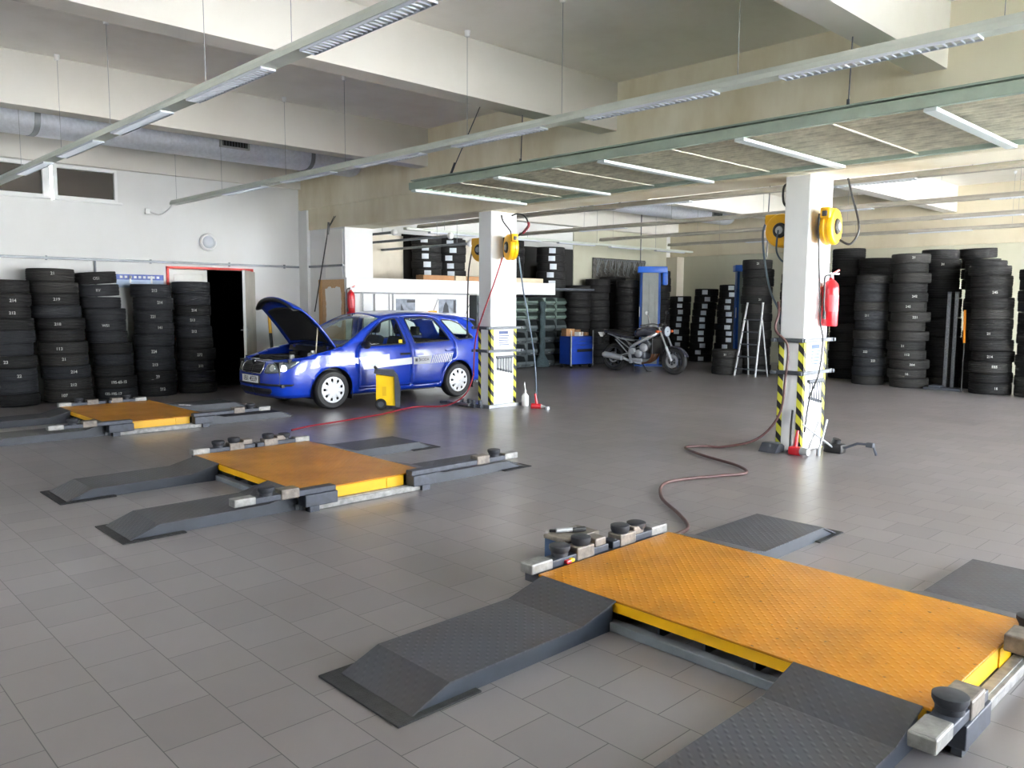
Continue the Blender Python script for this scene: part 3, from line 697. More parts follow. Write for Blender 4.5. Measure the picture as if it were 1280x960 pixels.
# ------------------------------------------------------------------ tyres
def tyre_mesh(R, w, r_in, name, ribs=4):
    b = MB(); h = w / 2
    out = []
    g = w * 0.036
    tw = w * 0.91 / 2
    prof = [(r_in, -h * 0.72), (r_in + 0.012, -h * 0.86), (r_in + (R - r_in) * 0.30, -h * 0.985), (r_in + (R - r_in) * 0.58, -h), (r_in + (R - r_in) * 0.80, -h * 0.95), (R - 0.013, -tw - 0.006), (R - 0.004, -tw + 0.006)]
    for k in range(ribs):
        a = -tw + (2 * tw) * (k + 0.5) / ribs
        prof += [(R, a - g), (R - 0.008, a - g * 0.6), (R - 0.008, a + g * 0.6), (R, a + g)]
    prof += [(R - 0.004, tw - 0.006), (R - 0.013, tw + 0.006), (r_in + (R - r_in) * 0.80, h * 0.95), (r_in + (R - r_in) * 0.58, h), (r_in + (R - r_in) * 0.30, h * 0.985), (r_in + 0.012, h * 0.86), (r_in, h * 0.72), (r_in + 0.03, h * 0.6), (R - 0.03, h * 0.55), (R - 0.03, -h * 0.55), (r_in + 0.03, -h * 0.6)]
    b.lathe([(r, z + h) for r, z in prof], seg=40, closed=True)
    return b
def tread_mat(name, c, s):
    m = mat(name, c, 0.75, var=0.25, vscale=3, spec=0.28)
    nt = m.node_tree; N = nt.nodes; L = nt.links; p = N['Principled BSDF']
    tc = N.new('ShaderNodeTexCoord'); sp = N.new('ShaderNodeSeparateXYZ'); L.new(tc.outputs['Object'], sp.inputs[0])
    an = mathn(nt, 'ARCTAN2', sp.outputs[1], sp.outputs[0])
    q = mathn(nt, 'SINE', mathn(nt, 'ADD', mathn(nt, 'MULTIPLY', an, 66.0), mathn(nt, 'MULTIPLY', sp.outputs[2], 60.0)))
    q = mathn(nt, 'GREATER_THAN', q, 0.55)
    bp = N.new('ShaderNodeBump'); bp.inputs['Strength'].default_value = s; bp.inputs['Distance'].default_value = 0.004; bp.invert = True
    L.new(q, bp.inputs['Height']); L.new(bp.outputs['Normal'], p.inputs['Normal'])
    return m
TYM = [tread_mat('tyre_rubber_black', (0.0105, 0.0105, 0.011), 0.6), tread_mat('tyre_rubber_bluish', (0.016, 0.0175, 0.021), 0.6), tread_mat('tyre_rubber_dusty', (0.022, 0.0215, 0.021), 0.5)]
TH, TR = 0.19, 0.345
protos = []
for k, rb in enumerate((4, 3, 5)):
    o = tyre_mesh(TR, TH, 0.2, 'tyre', rb).build('tyre', TYM[k], None, 50)
    protos.append(o)
_used = [False] * 3
NUMW = ['bottom', 'second', 'third', 'fourth', 'fifth', 'sixth', 'seventh', 'eighth', 'ninth', 'tenth', 'eleventh', 'twelfth', 'thirteenth', 'fourteenth', 'fifteenth']
def new_tyre(k):
    if not _used[k]: _used[k] = True; return protos[k]
    c = protos[k].copy(); COL.objects.link(c); return c
N_TYRES = 0
def chalk(tyre, txt, ang, R=TR, z=TH / 2, size=0.062, name='chalk_number'):
    b = MB(); f = lambda x, y, d: ((R + 0.0015 + d) * math.cos(ang + x / R), (R + 0.0015 + d) * math.sin(ang + x / R), z + y)
    text_mb(b, txt, size, f, 0.0012)
    b.build(name, CHALK, tyre)
def stack(x, y, n, where, top=(0, 0), jit=0.018, s=1.0, th=1.0, kinds=(0, 1, 2), marks=None, z0=0.0, tilt_top=0.0, lab=None, group=None, seed=0):
    """a standing column of tyres, each a thing of its own; top = lean of the topmost tyre"""
    global N_TYRES
    rn = random.Random(1000 + seed); z = z0; out = []
    for i in range(n):
        k = rn.choice(kinds); t = new_tyre(k); f = (i / max(n - 1, 1)) ** 1.3
        sc = s * rn.uniform(0.955, 1.03); hz = th * rn.uniform(0.94, 1.06)
        if tilt_top and i >= n - 2: z += TR * sc * math.sin(tilt_top) * (0.6 if i == n - 2 else 0.42)
        t.location = (x + top[0] * f + rn.uniform(-jit, jit), y + top[1] * f + rn.uniform(-jit, jit), z)
        t.scale = (sc, sc, hz)
        rx = rn.uniform(-0.012, 0.012); ry = rn.uniform(-0.012, 0.012)
        if tilt_top and i >= n - 2: rx += tilt_top * (0.6 if i == n - 2 else 1.0)
        t.rotation_euler = (rx, ry, 0.0)
        w = 'topmost' if i == n - 1 else NUMW[i]
        num = marks[i] if marks and i < len(marks) and marks[i] else None
        L = '%s%s black tyre in the %s' % (w, '' if w in ('topmost', 'bottom') else ' from below', where)
        tag(t, L, 'tyre', group or 'tyres in the %s' % where)
        N_TYRES += 1
        if num:
            a = math.atan2(-t.location.y, -t.location.x)
            chalk(t, num, a + rn.uniform(-0.25, 0.35), z=TH / 2 + rn.uniform(-.01, .02))
        if lab:
            a = math.atan2(-t.location.y, -t.location.x) + rn.uniform(-0.18, 0.12)
            b = MB(); R = TR + 0.002
            b.rings([[(R * math.cos(a + d), R * math.sin(a + d), zz) for d in [(-0.5 + j / 6) * 0.46 for j in range(7)]] for zz in (TH * 0.18, TH * 0.82)], close=False)
            b.build('paper_label', STICK, t)
        z += TH * hz - 0.001 + (abs(math.sin(rx)) + abs(math.sin(ry))) * 0.0
        out.append(t)
    return out
W = 'by the white left wall'
stack(-14.03, 2.98, 10, 'leftmost stack %s' % W, (-0.0, -0.05), marks=['', '', '22', '23', '', '', '', '212', '214', ''], seed=1, kinds=(0, 1))
stack(-14.03, 3.76, 11, 'second stack %s' % W, (0.0, -0.2), marks=['107', '212', '214', '21', '113', '', '218', '', '219', '', '21'], seed=2)
stack(-14.03, 4.47, 11, 'third leaning stack %s' % W, (0.0, -0.25), s=0.9, th=0.96, marks=['135-195-17', '195-65-15', '', '', '', '', 'WS1', '', '', 'RV', 'OS1'], seed=3, tilt_top=0.08, kinds=(0, 1))
stack(-14.03, 5.1, 9, 'stack under the blue sign', (0.0, -0.02), s=0.93, th=1.09, marks=['212', '29', '213', '224', '', '141', '221', '214', '213'], seed=4, kinds=(1, 0, 1))
stack(-14.03, 5.8, 10, 'stack beside the open doorway', (0.0, -0.06), s=0.9, th=1.02, marks=['', '', '212', '272', '', '212', '213', '214', '', ''], seed=5, kinds=(1, 0))
# rear right
stack(-6.74, 16.45, 12, 'short bluish stack right of the right pillar', (0.0, 0), s=0.92, th=0.95, marks=['', '', '223', '222', '', '', '', '211', '', '', '', ''], seed=6, kinds=(1, 2, 1))
stack(-5.99, 16.45, 14, 'tall wavy stack right of the short bluish one', (-0.06, 0), th=0.97, marks=['', '16', '204', '112', '21', '', '', '221', '245', '242', '', '', '', '21'], seed=7, jit=0.04, kinds=(2, 0, 2))
stack(-5.62, 17.25, 14, 'dark stack behind the two upright bars', (-0.15, 0), marks=['', '', '', '', '', '', '', '', '', '', '', '', '31', ''], seed=8, kinds=(0,))
stack(-5.0, 17.95, 14, 'tall tipped stack farthest behind the upright bars', (-0.3, 0), seed=9, kinds=(0,), tilt_top=0.08, jit=0.03)
stack(-4.93, 17.2, 13, 'dark stack directly behind the orange stick', seed=34, kinds=(0,))
stack(-4.52, 16.4, 12, 'second stack from the right edge', (-0.1, 0), th=1.0, marks=['16', '', '555', '214', '', '21', '', '', '', '245', '', ''], seed=10, kinds=(0, 2, 0), jit=0.03)
stack(-3.8, 16.4, 12, 'rightmost stack cut by the right edge', (0.0, 0), th=0.98, marks=['', '', '', '', '', '31', '', '', '', '', '', ''], seed=11, kinds=(0, 2))
stack(-6.95, 17.25, 13, 'dark stack behind the short bluish one', (-0.05, 0), th=1.02, seed=12, kinds=(0,))
stack(-7.66, 17.42, 14, 'tall dark stack just right of the right pillar', (0, 0), th=1.04, seed=13, kinds=(0,))
stack(-8.1, 16.7, 13, 'dark stack half behind the right pillar', (0, 0), th=1.0, seed=14, kinds=(0,))
# rear middle
stack(-9.52, 16.9, 13, 'tall stack behind the step ladder', (0.0, 0), th=1.05, marks=['', '', '', '', '', '', '', '', '21', '', '', '', '21'], seed=15, kinds=(0, 2, 0))
stack(-8.85, 17.45, 12, 'dark stack left of the right pillar', (0, 0), seed=16, kinds=(0,))
stack(-9.85, 16.24, 3, 'low pile of three beside the step ladder', (0, 0), s=0.97, th=0.97, marks=['', '', '21'], seed=17, kinds=(2,))
stack(-13.3, 19.3, 10, 'left white-labelled stack at the back wall', (0.05, 0), th=0.95, s=0.9, seed=18, kinds=(0,), lab=True)
stack(-12.55, 19.3, 11, 'middle white-labelled stack at the back wall', (0.15, 0), th=0.96, s=0.95, seed=19, kinds=(0,), lab=True)
stack(-11.75, 19.3, 12, 'right white-labelled stack at the back wall', (0.12, 0), th=0.92, s=0.95, seed=20, kinds=(0,), lab=True)
stack(-13.45, 18.5, 13, 'tall dark stack behind the blue lift column', (0, 0), th=1.02, seed=21, kinds=(0,))
stack(-13.95, 16.5, 12, 'black stack behind the tool trolley', (0, 0), th=1.0, seed=22, kinds=(0,))
stack(-14.0, 17.2, 12, 'left black stack behind the motorcycle tail', (0, 0), th=1.0, seed=23, kinds=(0,))
stack(-13.25, 16.95, 11, 'front black stack behind the motorcycle seat', (0, 0), th=1.05, seed=25, kinds=(0,))
# on the mezzanine
MG = 'on the mezzanine above the office'
stack(-13.98, 10.85, 6, 'left labelled column %s' % MG, z0=1.95, th=0.92, s=0.95, seed=26, kinds=(0,), lab=True)
stack(-13.98, 11.54, 6, 'right labelled column %s' % MG, z0=1.95, th=0.92, s=0.95, seed=27, kinds=(0,), lab=True)
stack(-13.95, 13.3, 6, 'labelled column above the storage bins', z0=1.95, seed=28, kinds=(0,), lab=True)
stack(-13.26, 13.98, 5, 'front labelled column above the storage bins', z0=1.95, seed=29, kinds=(0,), lab=True)
b = MB(); b.box(-14.38, -12.85, 13.6, 15.1, 1.88, 1.93); struct(b.build('floor_mezzanine', DSTEEL))
stack(-13.98, 14.75, 3, 'right end column above the storage bins', z0=1.95, seed=31, kinds=(0,))
stack(-14.0, 15.78, 11, 'black stack between the bins and the tool trolley', seed=33, kinds=(0,))
t = new_tyre(0); t.location = (-14.03, 14.35, 1.725); t.rotation_euler = (0.0, 0.0, 0); tag(t, 'single black tyre lying flat on top of the storage bins', 'tyre')
# ------------------------------------------------------------------ pillar fittings
def hose_reel(loc, rz, label, back, sidew=False):
    """spring hose reel: axis along local y, bracket towards local -x"""
    t = thing('hose_reel', label, 'hose reel', loc, rz)
    b = MB(); R = 0.19
    prof = [(0.06, -0.075), (0.15, -0.085), (R - 0.012, -0.075), (R, -0.055), (R, -0.02), (R - 0.006, -0.014), (R - 0.006, 0.014), (R, 0.02), (R, 0.055), (R - 0.012, 0.075), (0.15, 0.085), (0.06, 0.075)]
    b.lathe(prof, axis='y', seg=40)
    b.box(-0.205, -0.03, -0.06, 0.06, 0.07, 0.188, .02)
    b.build('drum_case', YEL, t, 35)
    b = MB(); b.lathe([(0.0, -0.1), (0.075, -0.1), (0.085, -0.085), (0.085, 0.085), (0.075, 0.1), (0.0, 0.1)], axis='y', seg=28); b.build('hub_ring', BLACKP, t, 40)
    b = MB(); b.lathe([(0.0, -0.112), (0.04, -0.112), (0.045, -0.1), (0.045, 0.1), (0.04, 0.112), (0.0, 0.112)], axis='y', seg=24); b.build('hub_cap', ALU, t, 40)
    b = MB(); b.box(-0.215, -0.17, -0.03, 0.03, 0.095, 0.15, .008); b.box(-0.222, -0.213, -0.02, 0.02, 0.105, 0.14); b.build('hose_outlet', BLACKP, t)
    b = MB()
    if sidew:
        b.box(-0.06, 0.06, 0.08, back, -0.12, 0.14, .004); b.build('wall_bracket', DSTEEL, t); return t
    b.box(0.15, back, -0.02, 0.02, -0.1, 0.12, .004); b.box(back - 0.015, back, -0.07, 0.07, -0.14, 0.16, .004); b.cyl((0.1, 0, 0.0), (0.17, 0, 0.0), 0.03, seg=12); b.build('wall_bracket', DSTEEL, t)
    return t
HOSEG = mat('grey_blue_air_hose', rgb(84, 100, 116), 0.45)
HOSEK = mat('black_air_hose', rgb(28, 28, 30), 0.45)
def hose(pts, m, r, label, n=8, cat='hose'):
    b = MB(); b.tube(smooth_path(pts, n), r, 8)
    return tag(b.build('air_hose', m, None, 60), label, cat)
for i, px in enumerate(PILX):
    side = ('left', 'right')[i]; who = 'the %s pillar' % side
    rx_ = (-9.67, -4.56)[i]; hose_reel((rx_, 8.62, 2.42), 0, 'yellow hose reel facing front on the far side of %s' % who, px - 0.28 - rx_)
    rr_ = hose_reel((px + (0.215, 0.14)[i], 8.4, 2.41), math.radians((154, 97)[i]), 'yellow hose reel seen edge-on on the bright face of %s' % who, (0.2, 0.135)[i], i == 1); rr_.scale = (1, 0.86, 1)
    # corner tapes
    pl = [o for o in bpy.data.objects if o.name.startswith('pillar')][i]
    for cx, cy, sx, sy in ((px - 0.28, 8.2, 1, 1), (px, 8.2, -1, 1), (px, 8.73, -1, -1)):
        b = MB()
        for za, zb in ((0.0, 1.19),):
            b.box(cx - sx * 0.003, cx + sx * 0.058, cy - sy * 0.003, cy + sy * 0.001, za, zb); b.box(cx - sx * 0.003, cx + sx * 0.001, cy - sy * 0.003, cy + sy * 0.058, za, zb)
        b.build('hazard_tape', HAZ, pl)
    for z, wd in ((1.21, 'upper'), (0.86, 'lower')):
        t = thing('pillar_clamp', '%s grey steel clamp frame around %s' % (wd, who), 'clamp', (px - 0.14, 8.465, z))
        b = MB(); a, c = 0.165, 0.285
        b.box(-a - .02, a + .02, -c - 0.03, -c, -0.022, 0.022, .004); b.build('clamp_bar', CLAMP, t)
        b = MB(); b.box(-a - .02, a + .02, c, c + 0.03, -0.022, 0.022, .004); b.build('clamp_bar', CLAMP, t)
        for sx in (-1, 1):
            b = MB(); b.box(sx * (a - .02), sx * (a + 0.015), -c - 0.09, c + 0.11, -0.02, 0.02, .004); b.build('side_rail', CLAMP, t)
        for sx in (-1, 1):
            for yy in (-c - 0.055, c + 0.07):
                b = MB(); b.cyl((sx * a - 0.03, yy, 0), (sx * a + 0.03, yy, 0), 0.022, seg=6); b.build('clamp_nut', CLAMP, t)
    t = thing('notice_sheet', 'paper notice with grey print between the clamps of %s' % who, 'notice', (px + 0.003, 8.47, 1.04))
    b = MB(); b.box(0, 0.003, -0.14, 0.14, -0.12, 0.12); b.build('sheet', PAPER, t)
    b = MB(); pr = mat('notice_print', rgb(78, 92, 128), 0.8)
    for k in range(6): b.box(0.003, 0.0045, -0.11, 0.08 + 0.02 * (k % 2), 0.075 - 0.034 * k, 0.09 - 0.034 * k + (0.03 if k == 0 else 0))
    b.build('printed_lines', pr, t)
    # spanners on a rack
    t = thing('spanner_rack', 'rack of six hanging spanners on %s' % who, 'tool rack', (px + 0.004, 8.47, 0.77))
    b = MB(); b.box(0, 0.03, -0.17, 0.17, -0.015, 0.015, .004); b.build('hook_rail', DSTEEL, t)
    for k in range(6):
        y = -0.14 + 0.056 * k; L = 0.19 + 0.012 * k
        b = MB(); b.box(0.014, 0.022, y - 0.008, y + 0.008, -L + 0.02, -0.01, .002); b.lathe([(0.01, 0.01), (0.02, 0.01), (0.02, 0.026), (0.01, 0.026)], org=(0, y, -0.012), axis='x', seg=12, closed=True)
        b.lathe([(0.009, 0.01), (0.019, 0.01), (0.019, 0.026), (0.009, 0.026)], org=(0, y, -L + 0.008), axis='x', seg=10, closed=True)
        b.build('spanner', DSTEEL, t)
extinguisher((-4.05 + 0.1, 8.56, 1.63), math.radians(-25), 'large red fire extinguisher hanging on the right pillar', 1.12)
# hoses of the left pillar
hose([(-9.88, 8.62, 2.54), (-9.9, 8.6, 2.4), (-9.8, 8.45, 2.1), (-9.74, 8.38, 1.8), (-9.74, 8.37, 1.22)], HOSEK, 0.011, 'thin black hose hanging straight down left of the left pillar')
b = MB(); b.cyl((-9.74, 8.37, 1.22), (-9.74, 8.37, 1.05), 0.014, 0.02, 10); tag(b.build('air_nozzle', DSTEEL), 'dark nozzle at the end of the hose left of the left pillar', 'nozzle')
hose([(-8.86, 8.3, 2.26), (-8.9, 8.18, 1.9), (-9.05, 8.12, 1.5), (-9.22, 8.12, 1.15), (-9.28, 8.12, 0.9), (-9.28, 8.1, 0.55), (-9.22, 8.05, 0.5)], HOSER, 0.011, 'red hose slanting down the bright face of the left pillar')
hose([(-8.88, 8.32, 2.26), (-8.93, 8.2, 1.9), (-9.0, 8.14, 1.62), (-9.1, 8.13, 1.4)], HOSEG, 0.006, 'thin pale line beside the red hose on the left pillar')
hose([(-8.72, 8.5, 2.28), (-8.66, 8.55, 1.75), (-8.62, 8.58, 1.5), (-8.56, 8.62, 1.1), (-8.48, 8.62, 0.7), (-8.42, 8.6, 0.22)], HOSEG, 0.011, 'grey hose slanting to the floor right of the left pillar')
t = thing('air_wrench', 'red air wrench lying on the floor right of the left pillar', 'tool', (-8.4, 8.6, 0.0))
b = MB(); b.cyl((-0.03, -0.02, 0.24), (-0.01, 0.0, 0.06), 0.018, 0.024, 12); b.cyl((-0.08, -0.04, 0.05), (0.05, 0.03, 0.05), 0.045, 0.04, 14); b.build('tool_body', RED, t, 40)
b = MB(); b.cyl((0.05, 0.03, 0.05), (0.1, 0.06, 0.05), 0.03, 0.018, 12); b.lathe([(0.0, 0.0), (0.045, 0.0), (0.045, 0.05), (0.0, 0.05)], org=(0.1, 0.1, 0.0), seg=16); b.build('chrome_nose', ALU, t, 40)
hose([(-8.98, 8.6, 2.9), (-8.9, 8.65, 2.93), (-8.72, 8.62, 2.88), (-8.6, 8.58, 2.75), (-8.64, 8.55, 2.66), (-8.75, 8.5, 2.58)], HOSEK, 0.012, 'black supply loop above the edge-on reel of the left pillar')
b = MB(); b.tube(smooth_path([(-8.6, 8.58, 2.78), (-8.6, 8.58, 2.72), (-8.68, 8.54, 2.62)]), 0.02, 8); tag(b.build('hose_coupling', HOSER), 'red coupling on the supply loop of the left pillar', 'coupling')
hose([(-8.99, 8.4, 2.9), (-8.97, 8.42, 2.8), (-8.9, 8.5, 2.66), (-8.86, 8.46, 2.6)], HOSEK, 0.01, 'short black feed hose on the bright face of the left pillar')
# hoses of the right pillar
hose([(-4.77, 8.62, 2.54), (-4.8, 8.6, 2.4), (-4.74, 8.55, 2.1), (-4.6, 8.45, 1.75), (-4.42, 8.35, 1.5), (-4.37, 8.3, 1.35)], HOSEG, 0.012, 'grey-blue hose hanging from the left reel behind the right pillar')
hose([(-4.36, 8.19, 1.62), (-4.33, 8.16, 1.5), (-4.33, 8.1, 1.32), (-4.2, 8.13, 1.15), (-4.21, 8.13, 0.8), (-4.26, 8.12, 0.4), (-4.45, 8.0, 0.12), (-4.75, 7.8, 0.02), (-4.9, 7.7, 0.02), (-5.0, 7.45, 0.02), (-4.6, 7.2, 0.02), (-4.1, 7.0, 0.02), (-3.85, 6.75, 0.02), (-3.95, 6.45, 0.02), (-4.1, 6.05, 0.02), (-4.08, 5.75, 0.02), (-3.8, 5.35, 0.02), (-3.4, 5.02, 0.02), (-3.15, 4.75, 0.02), (-3.12, 4.45, 0.02)], HOSEB, 0.014, 'long brownish air hose winding over the floor from the right pillar')
hose([(-4.56, 8.5, 2.42), (-4.56, 8.48, 2.2), (-4.48, 8.45, 2.08), (-4.38, 8.42, 2.05)], HOSEG, 0.01, 'short grey hose drooping from the hub of the right pillar reel')
hose([(-3.94, 8.2, 2.5), (-3.96, 8.24, 2.3), (-4.01, 8.43, 1.69), (-3.98, 8.41, 1.4), (-3.935, 8.39, 1.21), (-3.935, 8.33, 0.86), (-4.0, 8.28, 0.6), (-4.0, 8.19, 0.23)], HOSEK, 0.009, 'thin black hose running down the bright face of the right pillar')
hose([(-3.88, 8.7, 2.94), (-3.82, 8.68, 2.75), (-3.72, 8.62, 2.5), (-3.7, 8.6, 2.35), (-3.76, 8.55, 2.23), (-3.86, 8.5, 2.28)], HOSEK, 0.012, 'black supply loop hanging right of the right pillar top')
hose([(-4.33, 8.3, 2.9), (-4.42, 8.33, 2.86), (-4.43, 8.36, 2.7), (-4.36, 8.38, 2.62)], HOSEK, 0.012, 'short black feed hose at the top left of the right pillar')
# pillar foot clutter
t = thing('bar_stand', 'low grey steel bar frame around the foot of the left pillar', 'bar frame', (-9.14, 8.46, 0))
b = MB(); b.box(-0.52, 0.18, -0.36, -0.3, 0.0, 0.05, .004); b.box(0.17, 0.22, -0.36, 0.34, 0.0, 0.05, .004); b.box(-0.62, -0.1, -0.5, -0.45, 0.02, 0.06, .004); b.box(-0.5, -0.46, -0.5, -0.3, 0.0, 0.05); b.build('steel_bars', STEEL, t)
b = MB()
for x, y in ((-0.35, -0.42), (-0.2, -0.4), (0.05, -0.4), (-0.05, -0.44)): b.cyl((x, y, 0.05), (x, y, 0.12), 0.03, seg=10); b.box(x - .05, x + .05, y - .03, y + .03, .0, .06, .006)
b.cyl((-0.75, -0.52, 0.03), (-0.6, -0.48, 0.04), 0.02, seg=10); b.build('sockets', DSTEEL, t)
t = thing('hand_pump', 'small white pump bottle standing right of the left pillar foot', 'bottle', (-8.84, 8.78, 0))
b = MB(); b.lathe([(0.0, 0.0), (0.05, 0.0), (0.055, 0.03), (0.055, 0.15), (0.03, 0.19), (0.014, 0.2), (0.014, 0.24), (0.0, 0.24)], seg=18); b.build('bottle_body', WHITEP, t, 40)
b = MB(); b.tube([(0, 0, 0.23), (-.02, 0, 0.36), (-0.05, 0.02, 0.3)], 0.009, 8); b.build('spout', ALU, t)
t = thing('foot_tool', 'red tool body standing at the foot of the right pillar', 'tool', (-4.0, 8.06, 0))
b = MB(); b.box(-0.09, 0.05, -0.05, 0.04, 0.0, 0.09, .015); b.cyl((-0.03, 0.0, 0.09), (-0.02, 0.02, 0.26), 0.025, 0.016, 12); b.build('tool_body', RED, t, 40)
b = MB(); b.cyl((0.05, -0.02, 0.05), (0.13, -0.03, 0.05), 0.045, 0.035, 14); b.build('chrome_head', ALU, t, 40)
t = thing('lever_bar', 'black pry bar leaning on the corner of the right pillar', 'bar', (-4.12, 8.12, 0))
b = MB(); b.tube([(0, 0, 0), (-0.01, 0.03, 0.3), (-0.01, 0.05, 0.46)], 0.014, 8); b.build('bar', BLACKP, t); b = MB(); b.box(-0.03, 0.03, -0.02, 0.02, 0.0, 0.03, .006); b.build('bar_foot', DSTEEL, t)
for (pa, pb), lab in ((((-0.08, -0.2, 0.32), (0.16, 0.12, 0.03)), 'chrome wheel brace leaning left at the right pillar foot'), (((-0.02, 0.05, 0.33), (0.0, -0.22, 0.03)), 'chrome wheel brace leaning upright at the right pillar foot'), (((0.04, 0.12, 0.35), (0.08, -0.14, 0.03)), 'chrome wheel brace leaning right at the right pillar foot')):
    t = thing('wheel_brace', lab, 'wrench', (-3.93, 8.36, 0))
    b = MB(); b.cyl(pa, pb, 0.011, seg=8); b.build('brace_rod', ALU, t, 40)
    b = MB(); b.cyl((pb[0], pb[1], 0), (pb[0], pb[1], pb[2] + 0.04), 0.022, seg=10); b.build('socket', ALU, t, 40)
t = thing('trolley_jack', 'small black jack lying at the right pillar foot', 'jack', (-3.78, 8.5, 0))
b = MB(); b.box(-0.12, 0.08, -0.07, 0.07, 0.0, 0.1, .02); b.cyl((-0.02, 0, 0.08), (0.0, 0, 0.15), 0.05, 0.045, 16); b.build('jack_body', BLACKP, t, 40)
b = MB(); b.tube([(0.08, 0, 0.06), (0.2, 0.05, 0.12), (0.34, 0.1, 0.12), (0.4, 0.06, 0.02)], 0.014, 8); b.box(0.28, 0.36, 0.06, 0.12, 0.09, 0.14, .01); b.build('jack_handle', DSTEEL, t)
t = thing('wheel_chock', 'grey wheel chock at the left foot of the right pillar', 'chock', (-4.3, 8.05, 0))
b = MB(); b.prism([(-0.1, 0), (0.1, 0), (0.1, 0.06), (0.05, 0.09), (-0.02, 0.09)], 'x', -0.1, 0.1); b.build('chock_body', DSTEEL, t); b = MB(); b.box(-0.06, 0.06, 0.02, 0.08, 0.09, 0.1, .003); b.build('chock_grip', GREYP, t)

# ------------------------------------------------------------------ yellow wheeled unit beside the car
t = thing('service_unit', 'yellow wheeled workshop case with a black back standing by the car', 'service unit', (-9.98, 6.98, 0), math.radians(-37))
b = MB(); b.prism([(-0.15, 0.07), (0.13, 0.05), (0.12, 0.48), (-0.15, 0.52)], 'x', -0.085, 0.085); b.build('yellow_body', BYEL, t)
b = MB(); b.prism([(0.13, 0.04), (0.2, 0.03), (0.21, 0.3), (0.17, 0.5), (0.1, 0.58), (-0.17, 0.6), (-0.18, 0.54), (0.12, 0.49)], 'x', -0.11, 0.11); b.build('black_back', DSTEEL, t)
b = MB(); b.tube([(-0.08, -0.12, 0.57), (-0.08, -0.17, 0.63), (0.08, -0.17, 0.63), (0.08, -0.12, 0.57)], 0.014, 8); b.build('carry_handle', BLACKP, t)
for sx in (-1, 1):
    b = MB(); b.lathe([(0.0, -0.022), (0.075, -0.022), (0.082, -0.01), (0.082, 0.01), (0.075, 0.022), (0.0, 0.022)], org=(sx * 0.12, -0.08, 0.082), axis='x', seg=24); w = b.build('wheel', BLACKP, t, 40)
    b = MB(); b.cyl((sx * 0.12 - .026, -0.08, 0.082), (sx * 0.12 + .026, -0.08, 0.082), 0.045, seg=18); b.build('wheel_hub', DSTEEL, w)
b = MB(); b.box(0.085, 0.089, -0.06, 0.0, 0.2, 0.34); b.build('grille_panel', mat('dull_yellow', rgb(224, 176, 18), 0.5), t)

# ------------------------------------------------------------------ storage bins
BIN = [mat('bin_grey_green', rgb(78, 86, 88), 0.5, var=0.15, vscale=8), mat('bin_green', rgb(98, 114, 108), 0.5, var=0.12, vscale=8)]
BINS_DARK = mat('bin_dark_grey', rgb(66, 72, 78), 0.5, var=0.12, vscale=8)
binsrc = {}
def make_bin(w, h, d, m, label_plate):
    t = thing('storage_bin', '', 'storage bin')
    b = MB(); th = 0.006; lip = h * 0.52
    side = [(-d, 0.01), (-0.06, 0.01), (0.0, lip * 0.55), (-0.015, lip), (-0.08, h * 0.97), (-d, h)]
    for yy in (0, w - th): b.prism(side, 'y', yy, yy + th)
    b.box(-d, -0.05, 0, w, 0.005, 0.015); b.box(-d, -d + th, 0, w, 0.01, h)
    b.prism([(-0.06, 0.005), (0.004, lip * 0.55), (-0.012, lip), (-0.02, lip), (-0.006, lip * 0.55), (-0.066, 0.012)], 'y', 0, w)
    b.build('bin_shell', m, t)
    if label_plate:
        b = MB(); b.prism([(-0.026, lip * 0.35), (-0.002, lip * 0.6), (0.001, lip * 0.58), (-0.022, lip * 0.33)], 'y', w * 0.42, w * 0.62)
        b.build('label_card', PAPER, t)
    return t
cols = [(13.42, 'left'), (13.82, 'second'), (14.44, 'third'), (14.86, 'right')]
rows = [(0.02, 0.27, 1), (0.31, 0.27, 1), (0.6, 0.27, 1), (0.89, 0.27, 0), (1.18, 0.17, 0), (1.36, 0.17, 0), (1.54, 0.17, 0)]
RW = ['bottom', 'second', 'third', 'fourth', 'fifth', 'sixth', 'top']
for ci, (y, cw) in enumerate(cols):
    for ri, (z, h, lp) in enumerate(rows):
        if ci == 3 and ri < 1: pass
        key = (h, lp)
        if key not in binsrc: o = binsrc[key] = make_bin(0.385, h, 0.34, BIN[0] if h > .2 else BIN[1], lp)
        else: o = copy_tree(binsrc[key])
        o.location = (-13.88, y, z)
        tag(o, 'grey-green open bin, %s%s of the %s column of bins' % (RW[ri], ' row' if ri in (0, 6) else ' row up', cw), 'storage bin', 'open storage bins in the rear bay')
b = MB(); b.box(-14.3, -14.24, 13.38, 15.3, 0, 1.72, .004)
for y in (13.39, 14.215, 14.42, 15.26): b.box(-14.28, -13.98, y, y + 0.02, 0.0, 0.02); b.box(-14.24, -14.22, y, y + 0.03, 0, 1.72)
tag(b.build('bin_rack', DSTEEL), 'grey steel back frame carrying the columns of storage bins', 'rack')
for k in range(7):
    z, h = 0.02 + 0.245 * k, 0.24
    o = make_bin(0.5, h, 0.4, BINS_DARK, 0); o.location = (-12.86, 11.35, z)
    tag(o, 'dark grey stacked bin, %s of the column left of the left pillar' % ('%s from the floor' % RW[k] if 0 < k < 6 else RW[k]), 'storage bin', 'dark bins left of the left pillar')
b = MB(); b.box(-13.28, -12.88, 11.33, 11.345, 0, 1.74, .003); b.box(-13.28, -12.88, 11.855, 11.87, 0, 1.74, .003); b.box(-13.29, -13.27, 11.33, 11.87, 0, 1.74); tag(b.build('bin_cabinet', BINS_DARK), 'grey cabinet sides around the dark bins left of the left pillar', 'cabinet')
NET = mat('teal_netting', rgb(46, 62, 66), 0.8, var=0.4, vscale=30, bump=0.8, bscale=60)
random.seed(5)
b = MB(); R = []
